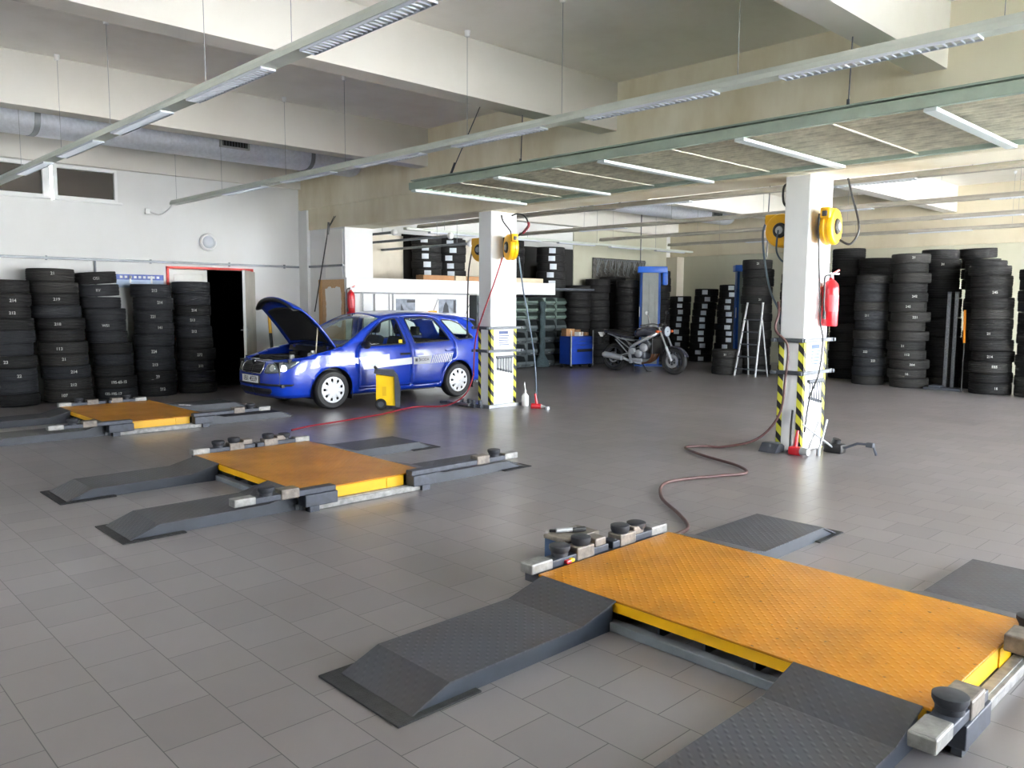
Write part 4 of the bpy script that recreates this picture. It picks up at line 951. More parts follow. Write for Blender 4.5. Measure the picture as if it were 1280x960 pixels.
for k in range(24):
    z = 1.62 - k * 0.07; f = k / 23
    wd = 0.08 + 0.02 * math.sin(k * 1.3) + 0.16 * max(0, f - 0.8) * 5
    R.append([(-13.84 + 0.05 * math.cos(a) * (1 + 2.5 * max(0, f - 0.85) * 5) + random.uniform(-.008, .008), 14.32 + (wd) * math.sin(a) * 1.1 + random.uniform(-.012, .012), max(z, 0.02)) for a in [2 * PI * j / 16 for j in range(16)]])
b.rings(R); tag(b.build('cargo_net', NET, None, 60), 'dark teal netting hanging between the storage bin columns', 'net')

# ------------------------------------------------------------------ tool trolley
t = thing('tool_trolley', 'bright blue tool trolley with boxes on top, beside the bins', 'tool trolley', (-13.25, 14.93, 0), math.radians(-8)); t.scale = (1, 0.82, 1)
b = MB(); b.box(-0.24, 0.2, -0.42, 0.42, 0.1, 0.78, .012); b.build('cabinet_body', TROLLEY, t)
b = MB(); b.box(0.2, 0.215, -0.4, 0.4, 0.12, 0.4, .004); dd = b.build('door', TROLLEY, t)
b = MB(); b.box(0.215, 0.22, -0.2, 0.38, 0.4, 0.47); b.build('recess_shade_strip', SHADE_BLACK, t)  # thin black strip on the front paints the shade inside the recess
for k, (z0, z1) in enumerate(((0.49, 0.58), (0.59, 0.67), (0.68, 0.76))):
    b = MB(); b.box(0.2, 0.216, -0.4, 0.4, z0, z1, .004); dr = b.build('drawer', TROLLEY, t)
    b = MB(); b.box(0.216, 0.226, -0.12, 0.12, z1 - 0.02, z1 - 0.008, .002); b.build('handle', DSTEEL, dr)
b = MB()
for y in (-0.43, 0.42):
    b.box(0.19, 0.222, y - 0.008, y + 0.018, 0.06, 0.92, .003)
b.cyl((-0.2, -0.4, 0.78), (-0.2, -0.4, 0.86), 0.012, seg=8); b.build('corner_posts', ALU, t)
for x in (-0.2, 0.16):
    for y in (-0.36, 0.36):
        b = MB(); b.cyl((x, y - 0.015, 0.05), (x, y + 0.015, 0.05), 0.05, seg=16); b.box(x - .02, x + .02, y - .02, y + .02, 0.06, 0.1); b.build('castor', BLACKP, t)
tops = [(-13.35, 14.72, 0.2, 0.26, 0.18, 'brown carton on the left of the tool trolley', CARD), (-13.2, 14.95, 0.16, 0.16, 0.1, 'small pale box in the middle of the tool trolley', PAPER), (-13.4, 15.02, 0.2, 0.24, 0.15, 'brown carton in the middle of the tool trolley', CARD), (-13.3, 15.27, 0.14, 0.16, 0.08, 'low brown carton at the right of the tool trolley', CARD)]
for x, y, wx, wy, h, lab, m in tops:
    t = thing('small_carton', lab, 'carton', (x, y, 0.782), random.uniform(-.3, .3))
    b = MB(); b.box(-wx / 2, wx / 2, -wy / 2, wy / 2, 0, h, .005); b.build('carton_body', m, t)
    b = MB(); b.box(-wx / 2 - .001, wx / 2 + .001, -0.02, 0.02, h * .3, h + .002); b.build('packing_tape', mat('parcel_tape', rgb(176, 140, 96), 0.4), t)

# ------------------------------------------------------------------ blue two-post lift columns
def lift_post(x, y, rz, label):
    t = thing('lift_column', label, 'car lift column', (x, y, 0), rz)
    b = MB(); b.box(-0.26, 0.26, -0.16, -0.02, 0, 2.42, .006); b.box(-0.26, -0.2, -0.16, 0.16, 0, 2.42, .006); b.box(0.2, 0.26, -0.16, 0.16, 0, 2.42, .006); b.box(-0.4, 0.4, -0.3, 0.3, 0, 0.02, .004); b.build('column_channel', BLUEP, t)
    b = MB(); b.box(-0.2, 0.2, -0.19, -0.16, 0.05, 2.36, .004); b.box(-0.03, 0.03, -0.215, -0.19, 0.05, 2.36); b.box(0.12, 0.15, -0.21, -0.19, 0.05, 2.36); b.build('cover_strip', mat('lift_cover_grey', rgb(112, 118, 118), 0.5, 0.1, var=0.1), t)
    b = MB(); b.box(-0.32, 0.42, -0.2, 0.18, 2.36, 2.52, .02); b.box(0.3, 0.44, -0.16, 0.1, 2.05, 2.4, .03); b.build('head_casing', BLUEP, t, 40)
    b = MB(); b.box(-0.27, -0.255, -0.16, -0.1, 1.25, 1.5, .003); b.build('warning_label', PAPER, t)
    return t
lift_post(-12.56, 16.94, math.radians(40), 'blue lift column with grey cover strip behind the motorcycle')
lift_post(-10.28, 17.75, math.radians(40), 'blue lift column mostly hidden left of the step ladder stack')
# ladder
t = thing('step_ladder', 'aluminium step ladder standing in front of a tall tyre stack', 'ladder', (-9.2, 16.15, 0), math.radians(-6))
for sx in (-1, 1):
    b = MB(); b.tube([(sx * 0.27, -0.2, 0), (sx * 0.2, 0.1, 1.62)], 0.022, 8); b.build('front_stile', ALU, t, 40)
    b = MB(); b.tube([(sx * 0.25, 0.28, 0), (sx * 0.19, 0.1, 1.25)], 0.017, 8); b.build('rear_stile', ALU, t, 40)
for k in range(5):
    f = (k + 0.6) / 6; b = MB(); y = -0.2 + 0.3 * f; b.box(-0.26 + 0.06 * f, 0.26 - 0.06 * f, y - 0.02, y + 0.06, 1.62 * f - 0.012, 1.62 * f + 0.012, .004); b.build('tread', DSTEEL, t)
b = MB(); b.box(-0.25, 0.25, 0.27, 0.29, 0.1, 0.14); b.build('rear_brace', ALU, t)
# upright bars, stick
for x, lab in ((-5.32, 'left of two grey steel bars standing against dark tyres'), (-5.19, 'right of two grey steel bars standing against dark tyres')):
    t = thing('steel_bar', lab, 'bar', (x, 16.5, 0))
    b = MB(); b.box(-0.03, 0.03, -0.02, 0.02, 0.02, 1.82, .005); b.build('bar_tube', mat('primed_bar', rgb(96, 100, 106), 0.45, 0.3, var=0.35, vscale=40), t)
    b = MB(); b.box(-0.05, 0.05, -0.05, 0.05, 0, 0.02, .004); b.box(-0.032, 0.032, -0.022, 0.022, 1.81, 1.84, .004); b.build('end_plates', DSTEEL, t)
b = MB(); b.box(-5.6, -4.95, 16.2, 16.4, 0.0, 0.05, .01); tag(b.build('flat_plank', DSTEEL), 'dark flat plank lying on the floor below the upright bars', 'plank')
b = MB(); b.box(-5.5, -5.3, 16.18, 16.38, 0.05, 0.09, .01); tag(b.build('short_block', DSTEEL), 'short dark block lying on the plank below the upright bars', 'block')
t = thing('marker_stick', 'orange stick leaning by the second stack from the right edge', 'stick', (-4.98, 16.2, 0))
b = MB(); b.cyl((0.05, 0, 0.0), (0.02, 0.1, 0.9), 0.012, seg=8); b.build('stick_shaft', BLACKP, t); b = MB(); b.cyl((0.02, 0.1, 0.9), (-0.03, 0.2, 1.5), 0.022, seg=10); b.build('orange_sleeve', mat('orange_sleeve', rgb(240, 150, 30), 0.5), t)
# poles behind the bonnet
for x, y, h, lab in ((-13.9, 7.12, 1.62, 'yellow and black pole leaning on the left wall beyond the bonnet'), (-13.9, 7.62, 1.2, 'short yellow pole end leaning on the wall beyond the bonnet')):
    t = thing('marker_pole', lab, 'pole', (x, y, 0))
    b = MB(); b.cyl((0.2, 0, 0), (0.05, 0, h * 0.62), 0.03, seg=10); b.build('black_sleeve', BLACKP, t); b = MB(); b.cyl((0.05, 0, h * 0.62), (-0.03, 0, h), 0.03, seg=10); b.build('yellow_sleeve', YEL, t)
# wire hooks on the rear left wall
t = thing('wire_hook_rack', 'dark board of tangled wire hooks high on the rear wall', 'hook rack', (XW + 0.06, 17.9, 2.55))
b = MB(); b.box(0, 0.03, -1.15, 1.15, -0.3, 0.26, .004); b.build('back_board', mat('hook_board_grey', rgb(104, 102, 98), 0.7, var=0.5, vscale=14, col2=rgb(40, 40, 40)), t)
random.seed(9)
for k in range(26):
    y = -1.08 + k * 0.085; b = MB(); dy = random.uniform(-.12, .12); l = random.uniform(0.18, .4)
    b.tube(smooth_path([(0.03, y, 0.2), (0.11, y + .01, 0.22), (0.13, y + dy * .5, 0.1), (0.1, y + dy, 0.2 - l), (0.14, y + dy * 1.3, 0.14 - l)], 4), 0.009, 6); b.build('wire_hook', GREYP, t)
# rod hanging by the rear bay lift column and conduits
for x, y, lab in ((-12.85, 16.9, 'thin rod hanging from the rear ceiling above the blue lift column'), (-9.15, 16.6, 'thin rod hanging from the rear ceiling above the step ladder stack')):
    b = MB(); b.tube([(x, y, 2.62), (x, y, 3.6), (x + .02, y, ZC)], 0.013, 6); tag(b.build('hanging_rod', DSTEEL), lab, 'rod')
# orange lamp on the office wall, white paper
t = thing('warning_lamp', 'small orange lamp on the office wall above the car roof', 'lamp', (-12.8, 10.05, 1.34))
b = MB(); b.box(0.0, 0.09, -0.09, 0.09, -0.08, 0.08, .02); b.build('lamp_housing', mat('orange_plastic', rgb(240, 160, 40), 0.4), t); b = MB(); b.tube([(0.05, 0.02, 0.08), (0.05, 0.14, 0.32)], 0.008, 6); b.build('lamp_stem', GREYP, t)
b = MB(); b.box(-12.798, -12.792, 10.42, 10.8, 1.2, 1.34); tag(b.build('paper_sheet', PAPER), 'white paper sheet under the picture nearer the bins', 'paper')
# ------------------------------------------------------------------ the blue estate car
CAR = thing('estate_car', 'blue estate car with bonnet open and white side stripes', 'car', (-11.22, 5.44, 0))
PAINT = mat('blue_car_paint', rgb(8, 54, 172), 0.3, 0.0, coat=0.7, spec=0.5)
PAINT_IN = mat('blue_inner_paint', rgb(24, 44, 140), 0.45)
TRIMB = mat('car_black_trim', (0.014, 0.014, 0.016), 0.5)
LINER = mat('bonnet_liner_felt', (0.012, 0.012, 0.013), 0.9, bump=0.4, bscale=60)
CGLASS = glass_mat('car_glass_green', (0.90, 0.95, 0.93))
CLEAR = glass_mat('headlamp_glass', (0.92, 0.94, 0.95))
SEAT = mat('seat_cloth_dark', rgb(52, 54, 60), 0.9, var=0.2, vscale=30)
DASH = mat('dashboard_plastic', rgb(44, 45, 48), 0.6)
DECAL = mat('white_decal', rgb(236, 238, 240), 0.35)
DECALG = mat('silver_decal', rgb(196, 200, 208), 0.35, var=0.06)
DTXT = mat('decal_dark_text', rgb(40, 40, 60), 0.5)
CHROME = mat('chrome', rgb(215, 218, 222), 0.12, 1.0)
ENG = mat('engine_plastic', rgb(46, 46, 48), 0.55, var=0.3, vscale=12)
REDL = mat('rear_lamp_red', rgb(190, 20, 26), 0.2, coat=0.6)

_plan = smooth_path([(0, 0, 0), (0.2, 0.003, 0), (0.4, 0.025, 0), (0.54, 0.075, 0), (0.65, 0.165, 0), (0.725, 0.31, 0), (0.775, 0.55, 0), (0.805, 0.85, 0), (0.82, 1.3, 0), (0.823, 1.9, 0), (0.823, 2.5, 0), (0.818, 3.0, 0), (0.80, 3.5, 0), (0.765, 3.85, 0), (0.70, 4.05, 0), (0.58, 4.17, 0), (0.3, 4.21, 0), (0, 4.215, 0)], 8)
_S = [0.0]
for a, b_ in zip(_plan, _plan[1:]): _S.append(_S[-1] + (b_ - a).length)
SMAX = _S[-1]
def plan_at(s):
    s = min(max(s, 0), SMAX)
    for i in range(len(_S) - 1):
        if s <= _S[i + 1]:
            f = (s - _S[i]) / max(_S[i + 1] - _S[i], 1e-9); return _plan[i].lerp(_plan[i + 1], f)
    return _plan[-1]
def s_of_u(u):
    for i in range(len(_plan) - 1):
        if _plan[i].y <= u <= _plan[i + 1].y and _plan[i + 1].y > _plan[i].y:
            return _S[i] + (u - _plan[i].y) / (_plan[i + 1].y - _plan[i].y) * (_S[i + 1] - _S[i])
    return SMAX if u > 4 else 0
SX = [(0.15, 0.90), (0.22, 0.94), (0.32, 0.978), (0.45, 0.998), (0.58, 1.0), (0.70, 0.998), (0.82, 0.985), (0.92, 0.962), (1.0, 0.925), (1.1, 0.872), (1.2, 0.815), (1.3, 0.752), (1.36, 0.708), (1.42, 0.66)]
FS = [(0.15, 0.14), (0.22, 0.06), (0.32, 0.015), (0.42, 0.0), (0.5, 0.0), (0.56, 0.012), (0.66, 0.05), (0.74, 0.12), (0.82, 0.24)]
RS = [(0.2, -0.1), (0.3, -0.02), (0.4, 0.0), (0.55, 0.0), (0.62, -0.03), (0.8, -0.05), (0.95, -0.10), (1.1, -0.2), (1.25, -0.32), (1.42, -0.47)]
def P(s, z, off=0.0):
    p = plan_at(s); u = p.y
    wf = max(0.0, 1 - u / 0.8) ** 1.5; wr = max(0.0, (u - 3.35) / 0.86); wr = wr ** 1.4
    x = p.x * (1 + (interp(SX, z) - 1) * min(1.0, 0.35 + 0.65 * min(1, u / 0.4)))
    q = Vector((x, u + wf * interp(FS, z) + wr * interp(RS, z), z))
    if off:
        e = 0.01
        a = P(s + e, z) - P(s - e, z); c = P(s, z + e) - P(s, z - e); n = a.cross(c)
        if n.length > 1e-9: q = q + n.normalized() * off
    return q
def pip(pt, poly):
    x, y = pt; r = False; n = len(poly)
    for i in range(n):
        x1, y1 = poly[i]; x2, y2 = poly[(i + 1) % n]
        if (y1 > y) != (y2 > y) and x < (x2 - x1) * (y - y1) / (y2 - y1) + x1: r = not r
    return r
def densify(poly, step):
    out = []
    for i in range(len(poly)):
        a = Vector(poly[i]); b = Vector(poly[(i + 1) % len(poly)]); n = max(1, int((b - a).length / step))
        for k in range(n): out.append(tuple(a.lerp(b, k / n)))
    return out
def patch(mb, outer, holes, fn, step=0.06, mirror=False, us=True):
    """fills a flat outline (with openings) with small triangles and bends it onto the body surface"""
    loops = [densify([Vector(p) for p in l], step) for l in [outer] + holes]
    vs = []; es = []
    for l in loops:
        o = len(vs); vs += [Vector(p) for p in l]; es += [(o + i, o + (i + 1) % len(l)) for i in range(len(l))]
    xs = [v.x for v in vs]; ys = [v.y for v in vs]
    bnd = list(vs)
    nx = int((max(xs) - min(xs)) / step); ny = int((max(ys) - min(ys)) / step)
    for i in range(1, nx + 1):
        for j in range(1, ny + 1):
            p = (min(xs) + i * step, min(ys) + j * step * 0.999)
            if pip(p, loops[0]) and not any(pip(p, h) for h in loops[1:]) and all((p[0] - q.x) ** 2 + (p[1] - q.y) ** 2 > (0.45 * step) ** 2 for q in bnd): vs.append(Vector(p))
    V, E_, F, *_ = delaunay_2d_cdt(vs, es, [], 0, 1e-5)
    keep = []
    for f in F:
        c = (sum(V[i].x for i in f) / len(f), sum(V[i].y for i in f) / len(f))
        if pip(c, loops[0]) and not any(pip(c, h) for h in loops[1:]): keep.append(f)
    for sgn in ((1, -1) if mirror else (1,)):
        M = {}
        for f in keep:
            w = []
            for i in f:
                if i not in M: q = fn(V[i].x, V[i].y); M[i] = mb._v((q[0] * sgn, q[1], q[2]))
                w.append(M[i])
            mb.face(w if sgn > 0 else w[::-1])
def raw_build(mb, name, m, parent, smooth=35, solid=0.0, off=-1):
    """like build() but keeps the winding the patch was made with"""
    me = bpy.data.meshes.new(name); mb.bm.to_mesh(me); mb.bm.free()
    for x in (m if isinstance(m, (list, tuple)) else [m]): me.materials.append(x)
    me.polygons.foreach_set('use_smooth', [True] * len(me.polygons)); me.set_sharp_from_angle(angle=math.radians(smooth))
    o = bpy.data.objects.new(name, me); COL.objects.link(o); o.parent = parent
    if solid:
        md = o.modifiers.new('thickness', 'SOLIDIFY'); md.thickness = solid; md.offset = off
    return o
def U(pts): return [(s_of_u(u), z) for u, z in pts]
def arc(cu, cz, r, a0, a1, n=14): return [(cu + r * math.cos(math.radians(a0 + (a1 - a0) * k / n)), cz + r * math.sin(math.radians(a0 + (a1 - a0) * k / n))) for k in range(n + 1)]
def rounded(poly, r=0.035, n=4):
    out = []; N_ = len(poly)
    for i in range(N_):
        p0 = Vector(poly[i - 1]); p1 = Vector(poly[i]); p2 = Vector(poly[(i + 1) % N_])
        a = (p0 - p1); c = (p2 - p1); ra = min(r, a.length * .45); rc = min(r, c.length * .45)
        A = p1 + a.normalized() * ra; Cc = p1 + c.normalized() * rc
        for k in range(n + 1):
            t = k / n; out.append(tuple(A.lerp(p1, t).lerp(p1.lerp(Cc, t), t)))
    return out
FWU, RWU, WZ, WR = 0.90, 3.32, 0.29, 0.29
RA = 0.335
# outline of one body side in (s, z); wheel arches cut in, roof rail on top, front to rear
roof = [(1.05, 0.915), (1.25, 1.03), (1.5, 1.175), (1.7, 1.275), (1.86, 1.345), (2.1, 1.385), (2.5, 1.40), (2.9, 1.395), (3.3, 1.365), (3.6, 1.33), (3.85, 1.29)]
archf = [p for p in arc(FWU, WZ, RA, 196, -16, 20)]
archr = [p for p in arc(RWU, WZ, RA, 196, -16, 20)]
low = [(0.0, 0.2)] + [(s_of_u(u), z) for u, z in ((0.3, 0.19), (0.5, 0.19))]
outer = [(0.0, 0.2), (0.45, 0.2)] + U(archf) + U([(1.3, 0.2), (2.9, 0.2)]) + U(archr) + U([(3.75, 0.26), (4.0, 0.28)]) + [(SMAX, 0.28), (SMAX, 1.02)]
tail_top = [(s_of_u(4.1) + 0.02, 1.02), (s_of_u(4.06), 1.27)]
outer += tail_top + U(list(reversed(roof))) + U([(0.85, 0.865), (0.6, 0.82), (0.4, 0.775)]) + [(0.52, 0.735), (0.3, 0.725), (0.0, 0.725)]
win_f = rounded([(1.40, 0.925), (1.53, 1.05), (1.72, 1.19), (1.90, 1.285), (2.08, 1.325), (2.16, 1.325), (2.235, 0.935)])
win_r = rounded([(2.335, 1.335), (2.75, 1.335), (2.93, 1.305), (3.03, 1.17), (3.16, 0.965), (2.425, 0.94)])
win_q = rounded([(3.08, 1.30), (3.3, 1.285), (3.5, 1.225), (3.76, 0.99), (3.33, 0.975)])
door_f = rounded([(1.335, 0.27), (1.33, 0.86), (1.42, 0.97), (1.56, 1.115), (1.74, 1.235), (1.92, 1.33), (2.12, 1.365), (2.235, 1.365), (2.33, 0.9), (2.34, 0.27)], 0.05)
door_r = rounded([(2.35, 0.27), (2.34, 0.9), (2.255, 1.365), (2.8, 1.37), (3.0, 1.33), (3.12, 1.16), (3.27, 0.9), (3.255, 0.72), (3.08, 0.6), (2.97, 0.45), (2.93, 0.27)], 0.05)
def inset(poly, d):
    N_ = len(poly); out = []; area = sum(poly[i][0] * poly[(i + 1) % N_][1] - poly[(i + 1) % N_][0] * poly[i][1] for i in range(N_)); sg = 1 if area > 0 else -1
    for i in range(N_):
        p0 = Vector(poly[i - 1]); p1 = Vector(poly[i]); p2 = Vector(poly[(i + 1) % N_])
        a = (p1 - p0).normalized(); c = (p2 - p1).normalized(); t = (a + c)
        if t.length < 1e-6: out.append(poly[i]); continue
        t.normalize(); out.append((p1.x - sg * t.y * d, p1.y + sg * t.x * d))
    return out
b = MB()
patch(b, outer, [U(door_f), U(door_r), U(win_q)], lambda s, z: P(s, z), 0.055, mirror=True)
# inner lip along the bonnet opening and the scuttle
for sgn in (1, -1):
    edge = [P(s_of_u(u), z) for u, z in ((0.4, 0.775), (0.6, 0.82), (0.85, 0.865), (1.05, 0.915))]
    edge = [P(0.3, 0.725), P(0.52, 0.735)] + edge
    for a, c in zip(edge, edge[1:]):
        q = [(a.x * sgn, a.y, a.z), (c.x * sgn, c.y, c.z), ((c.x - 0.06) * sgn, c.y + 0.01, c.z - 0.012), ((a.x - 0.06) * sgn, a.y + 0.02, a.z - 0.012)]
        b.face([b._v(p) for p in (q if sgn < 0 else q[::-1])])
body = raw_build(b, 'body_shell', PAINT, CAR, 40, 0.012)
# roof with crown, front edge over the windscreen, rear over the tailgate glass
def roof_edge(u): return P(s_of_u(u), interp(roof, u))
b = MB(); us = [1.86 + (3.88 - 1.86) * k / 24 for k in range(25)]; R = []
for u in us:
    e = roof_edge(min(u, 3.85)); e = Vector((e.x, u - 0.12 * max(0, (u - 3.6) / .28) if u > 3.6 else u, e.z))
    row = []
    for k in range(17):
        f = -1 + 2 * k / 16; row.append((e.x * f, u - 0.03 * (1 - f * f) * (1 if u < 2.0 else 0) + 0.06 * (1 - f * f) * (1 if u > 3.8 else 0), e.z + 0.055 * (1 - abs(f) ** 2.4)))
    R.append(row)
for a, c in zip(R, R[1:]):
    for k in range(16): b.face([b._v(p) for p in (a[k], a[k + 1], c[k + 1], c[k])])
bmesh.ops.remove_doubles(b.bm, verts=b.bm.verts, dist=1e-4)
raw_build(b, 'roof_panel', PAINT, CAR, 50, 0.015)
# windscreen and tailgate glass
def screen(name, bot, top, cb, ct, bulge, m):
    b = MB(); R = []
    for j in range(9):
        t = j / 8; e = Vector(bot).lerp(Vector(top), t); c = Vector(cb).lerp(Vector(ct), t)
        R.append([(e.x * f, c.y + (e.y - c.y) * abs(f) ** 2.2, c.z + (e.z - c.z) * abs(f) ** 2.2) for f in [-1 + k / 8 for k in range(17)]])
    for a, c in zip(R, R[1:]):
        for k in range(16): b.face([b._v(p) for p in (a[k], a[k + 1], c[k + 1], c[k])])
    bmesh.ops.remove_doubles(b.bm, verts=b.bm.verts, dist=1e-4)
    return raw_build(b, name, m, CAR, 60, 0.004)
eb = P(s_of_u(1.07), 0.925); et = roof_edge(1.84)
screen('windscreen', (eb.x - .012, eb.y, eb.z), (et.x - .01, et.y, et.z), (0, 0.88, 0.915), (0, 1.82, 1.40), 0, CGLASS)
rb_, rt_ = P(s_of_u(4.09), 1.02), P(s_of_u(4.05), 1.265)
screen('rear_window', (rb_.x, rb_.y, rb_.z), (rt_.x, rt_.y, rt_.z), (0, 4.11, 1.02), (0, 3.93, 1.33), 0, CGLASS)
# doors and their glass
for nm, dpoly, wpoly, hnd in (('front_door', door_f, win_f, (2.2, 0.775)), ('rear_door', door_r, win_r, (3.12, 0.80))):
    for sg in (1, -1):
        b = MB(); patch(b, U(inset(dpoly, 0.005)), [U(wpoly)], lambda s, z: P(s, z) , 0.055)
        if sg < 0:
            for v in b.bm.verts: v.co.x *= -1
            bmesh.ops.reverse_faces(b.bm, faces=b.bm.faces)
        d = raw_build(b, nm, PAINT, CAR, 40, 0.03)
        def sub(name, poly, m, off, solid, step=0.05):
            q = MB(); patch(q, poly, [], lambda s, z: P(s, z, off), step)
            if sg < 0:
                for v in q.bm.verts: v.co.x *= -1
                bmesh.ops.reverse_faces(q.bm, faces=q.bm.faces)
            return raw_build(q, name, m, d, 50, solid)
        sub('window_glass', U(inset(wpoly, -0.008)), CGLASS, -0.014, 0.003)
        q = MB(); ring_o = U(inset(wpoly, -0.012)); ring_i = U(inset(wpoly, 0.008))
        patch(q, ring_o, [ring_i], lambda s, z: P(s, z, 0.002), 0.05)
        if sg < 0:
            for v in q.bm.verts: v.co.x *= -1
            bmesh.ops.reverse_faces(q.bm, faces=q.bm.faces)
        raw_build(q, 'window_seal', TRIMB, d, 50, 0.006)
        hp = P(s_of_u(hnd[0]), hnd[1], 0.012)
        q = MB(); q.box(sg * hp.x - 0.014, sg * hp.x + 0.014, hp.y - 0.095, hp.y + 0.095, hp.z - 0.018, hp.z + 0.018, .012, 3); q.build('door_handle', TRIMB if nm == 'front_door' else PAINT, d, 50)
        # black bump strip and dark inner panel
        if nm == 'front_door': sub('sill_strip', rounded(U([(1.36, 0.285), (2.32, 0.285), (2.32, 0.315), (1.36, 0.315)]), .01), PAINT, 0.006, 0.006)
        if sg > 0:
            if nm == 'front_door':
                sub('white_stripe', U([(1.34, 0.752), (1.9, 0.785), (1.9, 0.695), (2.33, 0.715), (2.33, 0.61), (1.42, 0.565), (1.39, 0.66)]), DECAL, 0.0035, 0.0)
                q = MB(); text_mb(q, 'AUTO', 0.05, lambda x, y, dd: P(s_of_u(1.62) + x, 0.625 + y * .9 + x * .05, 0.005 + dd), 0, 0.0005); q.build('stripe_lettering', mat('decal_pale_blue_text', rgb(120, 150, 210), 0.5), d)
            else:
                sub('silver_stripe', U([(2.36, 0.717), (2.74, 0.728), (2.70, 0.60), (2.36, 0.60)]), DECALG, 0.0035, 0.0)
                q = MB(); text_mb(q, '\u25a0 \u0160KODA', 0.062, lambda x, y, dd: P(s_of_u(2.53) + x, 0.665 + y + x * .02, 0.005 + dd), 0.0012, 0.0005)
                q.box(0, 0.0001, 2.0, 2.0001, 0.5, 0.5001); q.build('stripe_lettering', DTXT, d)
                q = MB()
                for k in range(11):
                    u0 = 2.72 + 0.04 * k; patch(q, U([(u0, 0.60 + .001 * k), (u0 + 0.018, 0.60 + .001 * k), (u0 + 0.078, 0.735 + .002 * k), (u0 + 0.06, 0.735 + .002 * k)]), [], lambda s, z: P(s, z, 0.0035), 0.04)
                raw_build(q, 'slanted_stripes', DECAL, d, 50)
    b = MB(); patch(b, U(inset(win_q, -0.008)), [], lambda s, z: P(s, z, -0.012), 0.05, mirror=True)
for sg in (1, -1):
    q = MB(); patch(q, U(inset(win_q, -0.008)), [], lambda s, z: P(s, z, -0.012), 0.05)
    r = MB(); patch(r, U(inset(win_q, -0.012)), [U(inset(win_q, 0.008))], lambda s, z: P(s, z, 0.002), 0.05)
    for m_ in (q, r):
        if sg < 0:
            for v in m_.bm.verts: v.co.x *= -1
            bmesh.ops.reverse_faces(m_.bm, faces=m_.bm.faces)
    g = raw_build(q, 'quarter_window', CGLASS, CAR, 50, 0.003); raw_build(r, 'window_seal', TRIMB, g, 50, 0.006)
# white stripe on the wing
b = MB(); patch(b, U([(1.12, 0.74), (1.33, 0.751), (1.33, 0.655), (1.22, 0.69)]), [], lambda s, z: P(s, z, 0.0035), 0.05); raw_build(b, 'wing_stripe', DECAL, CAR, 50)
def front_patch(name, poly, m, off=0.004, solid=0.006, holes=(), parent=None, mirror=True, step=0.04):
    q = MB(); patch(q, poly, list(holes), lambda s, z: P(s, z, off), step, mirror=mirror); return raw_build(q, name, m, parent or CAR, 40, solid)
GR = mat('grille_black', (0.02, 0.02, 0.022), 0.4)
gr = front_patch('grille', rounded([(0.0, 0.555), (0.28, 0.555), (0.31, 0.60), (0.29, 0.70), (0.0, 0.71)], .02), GR, 0.006)
q = MB()
for z in (0.585, 0.61, 0.635, 0.66):
    for sg in (1, -1): q.tube([(sg * P(s, z, 0.014).x, P(s, z, 0.014).y, z) for s in [0.0, 0.07, 0.14, 0.21, 0.28]], 0.006, 6)
q.build('grille_bars', TRIMB, gr)
q = MB()
for sg in (1, -1): q.tube([(sg * P(s, z, 0.012).x, P(s, z, 0.012).y, z) for s, z in ((0.0, 0.715), (0.15, 0.714), (0.28, 0.705), (0.315, 0.66), (0.32, 0.6), (0.285, 0.55), (0.15, 0.548), (0.0, 0.548))], 0.01, 8)
q.build('grille_surround', CHROME, gr, 60)
q = MB(); c = P(0, 0.7, 0.02); q.lathe([(0.0, -0.012), (0.042, -0.012), (0.042, 0.0), (0.036, 0.005), (0.0, 0.007)], org=(0, c.y - .012, 0.712), axis='y', seg=24); q.build('round_badge', CHROME, CAR, 40)
front_patch('lower_grille', rounded([(0.0, 0.245), (0.44, 0.25), (0.5, 0.29), (0.5, 0.335), (0.0, 0.34)], .02), GR, 0.005)
front_patch('bumper_strip', rounded([(0.0, 0.375), (0.82, 0.375), (0.86, 0.405), (0.0, 0.415)], .012), TRIMB, 0.006)
for sg in (1, -1):
    poly = rounded([(0.345, 0.565), (0.40, 0.545), (0.62, 0.56), (0.80, 0.63), (0.93, 0.735), (0.8, 0.745), (0.56, 0.715), (0.37, 0.695)], .03)
    q = MB(); patch(q, poly, [], lambda s, z: P(s, z, 0.008), 0.035); r = MB(); patch(r, inset(poly, 0.008), [], lambda s, z: P(s, z, 0.002), 0.035)
    for m_ in (q, r):
        if sg < 0:
            for v in m_.bm.verts: v.co.x *= -1
            bmesh.ops.reverse_faces(m_.bm, faces=m_.bm.faces)
    h = raw_build(r, 'headlamp', mat('headlamp_reflector', rgb(150, 156, 160), 0.25, 0.6), CAR, 50, 0.004); raw_build(q, 'lamp_lens', CLEAR, h, 50, 0.003)
    for s0 in (0.5, 0.68):
        c = P(s0, 0.635, -0.002); n = (P(s0, 0.635, 0.02) - c).normalized(); q = MB(); c = Vector((c.x * sg, c.y, c.z)); n.x *= sg
        q.cyl(c, c + n * 0.007, 0.055, 0.05, 20); q.build('lamp_bowl', CHROME, h, 40)
    q = MB(); poly = rounded([(s_of_u(3.985), 0.62), (s_of_u(4.06), 0.60), (s_of_u(4.12), 0.62), (s_of_u(4.10), 0.95), (s_of_u(4.03), 0.97)], .02)
    patch(q, poly, [], lambda s, z: P(s, z, 0.012), 0.04)
    if sg < 0:
        for v in q.bm.verts: v.co.x *= -1
        bmesh.ops.reverse_faces(q.bm, faces=q.bm.faces)
    raw_build(q, 'tail_lamp', REDL, CAR, 50, 0.014)
q = MB(); c = P(0, 0.46, 0.012); q.box(-0.27, 0.27, c.y - 0.008, c.y + 0.02, 0.405, 0.52, .004); q.build('number_plate_holder', TRIMB, CAR)
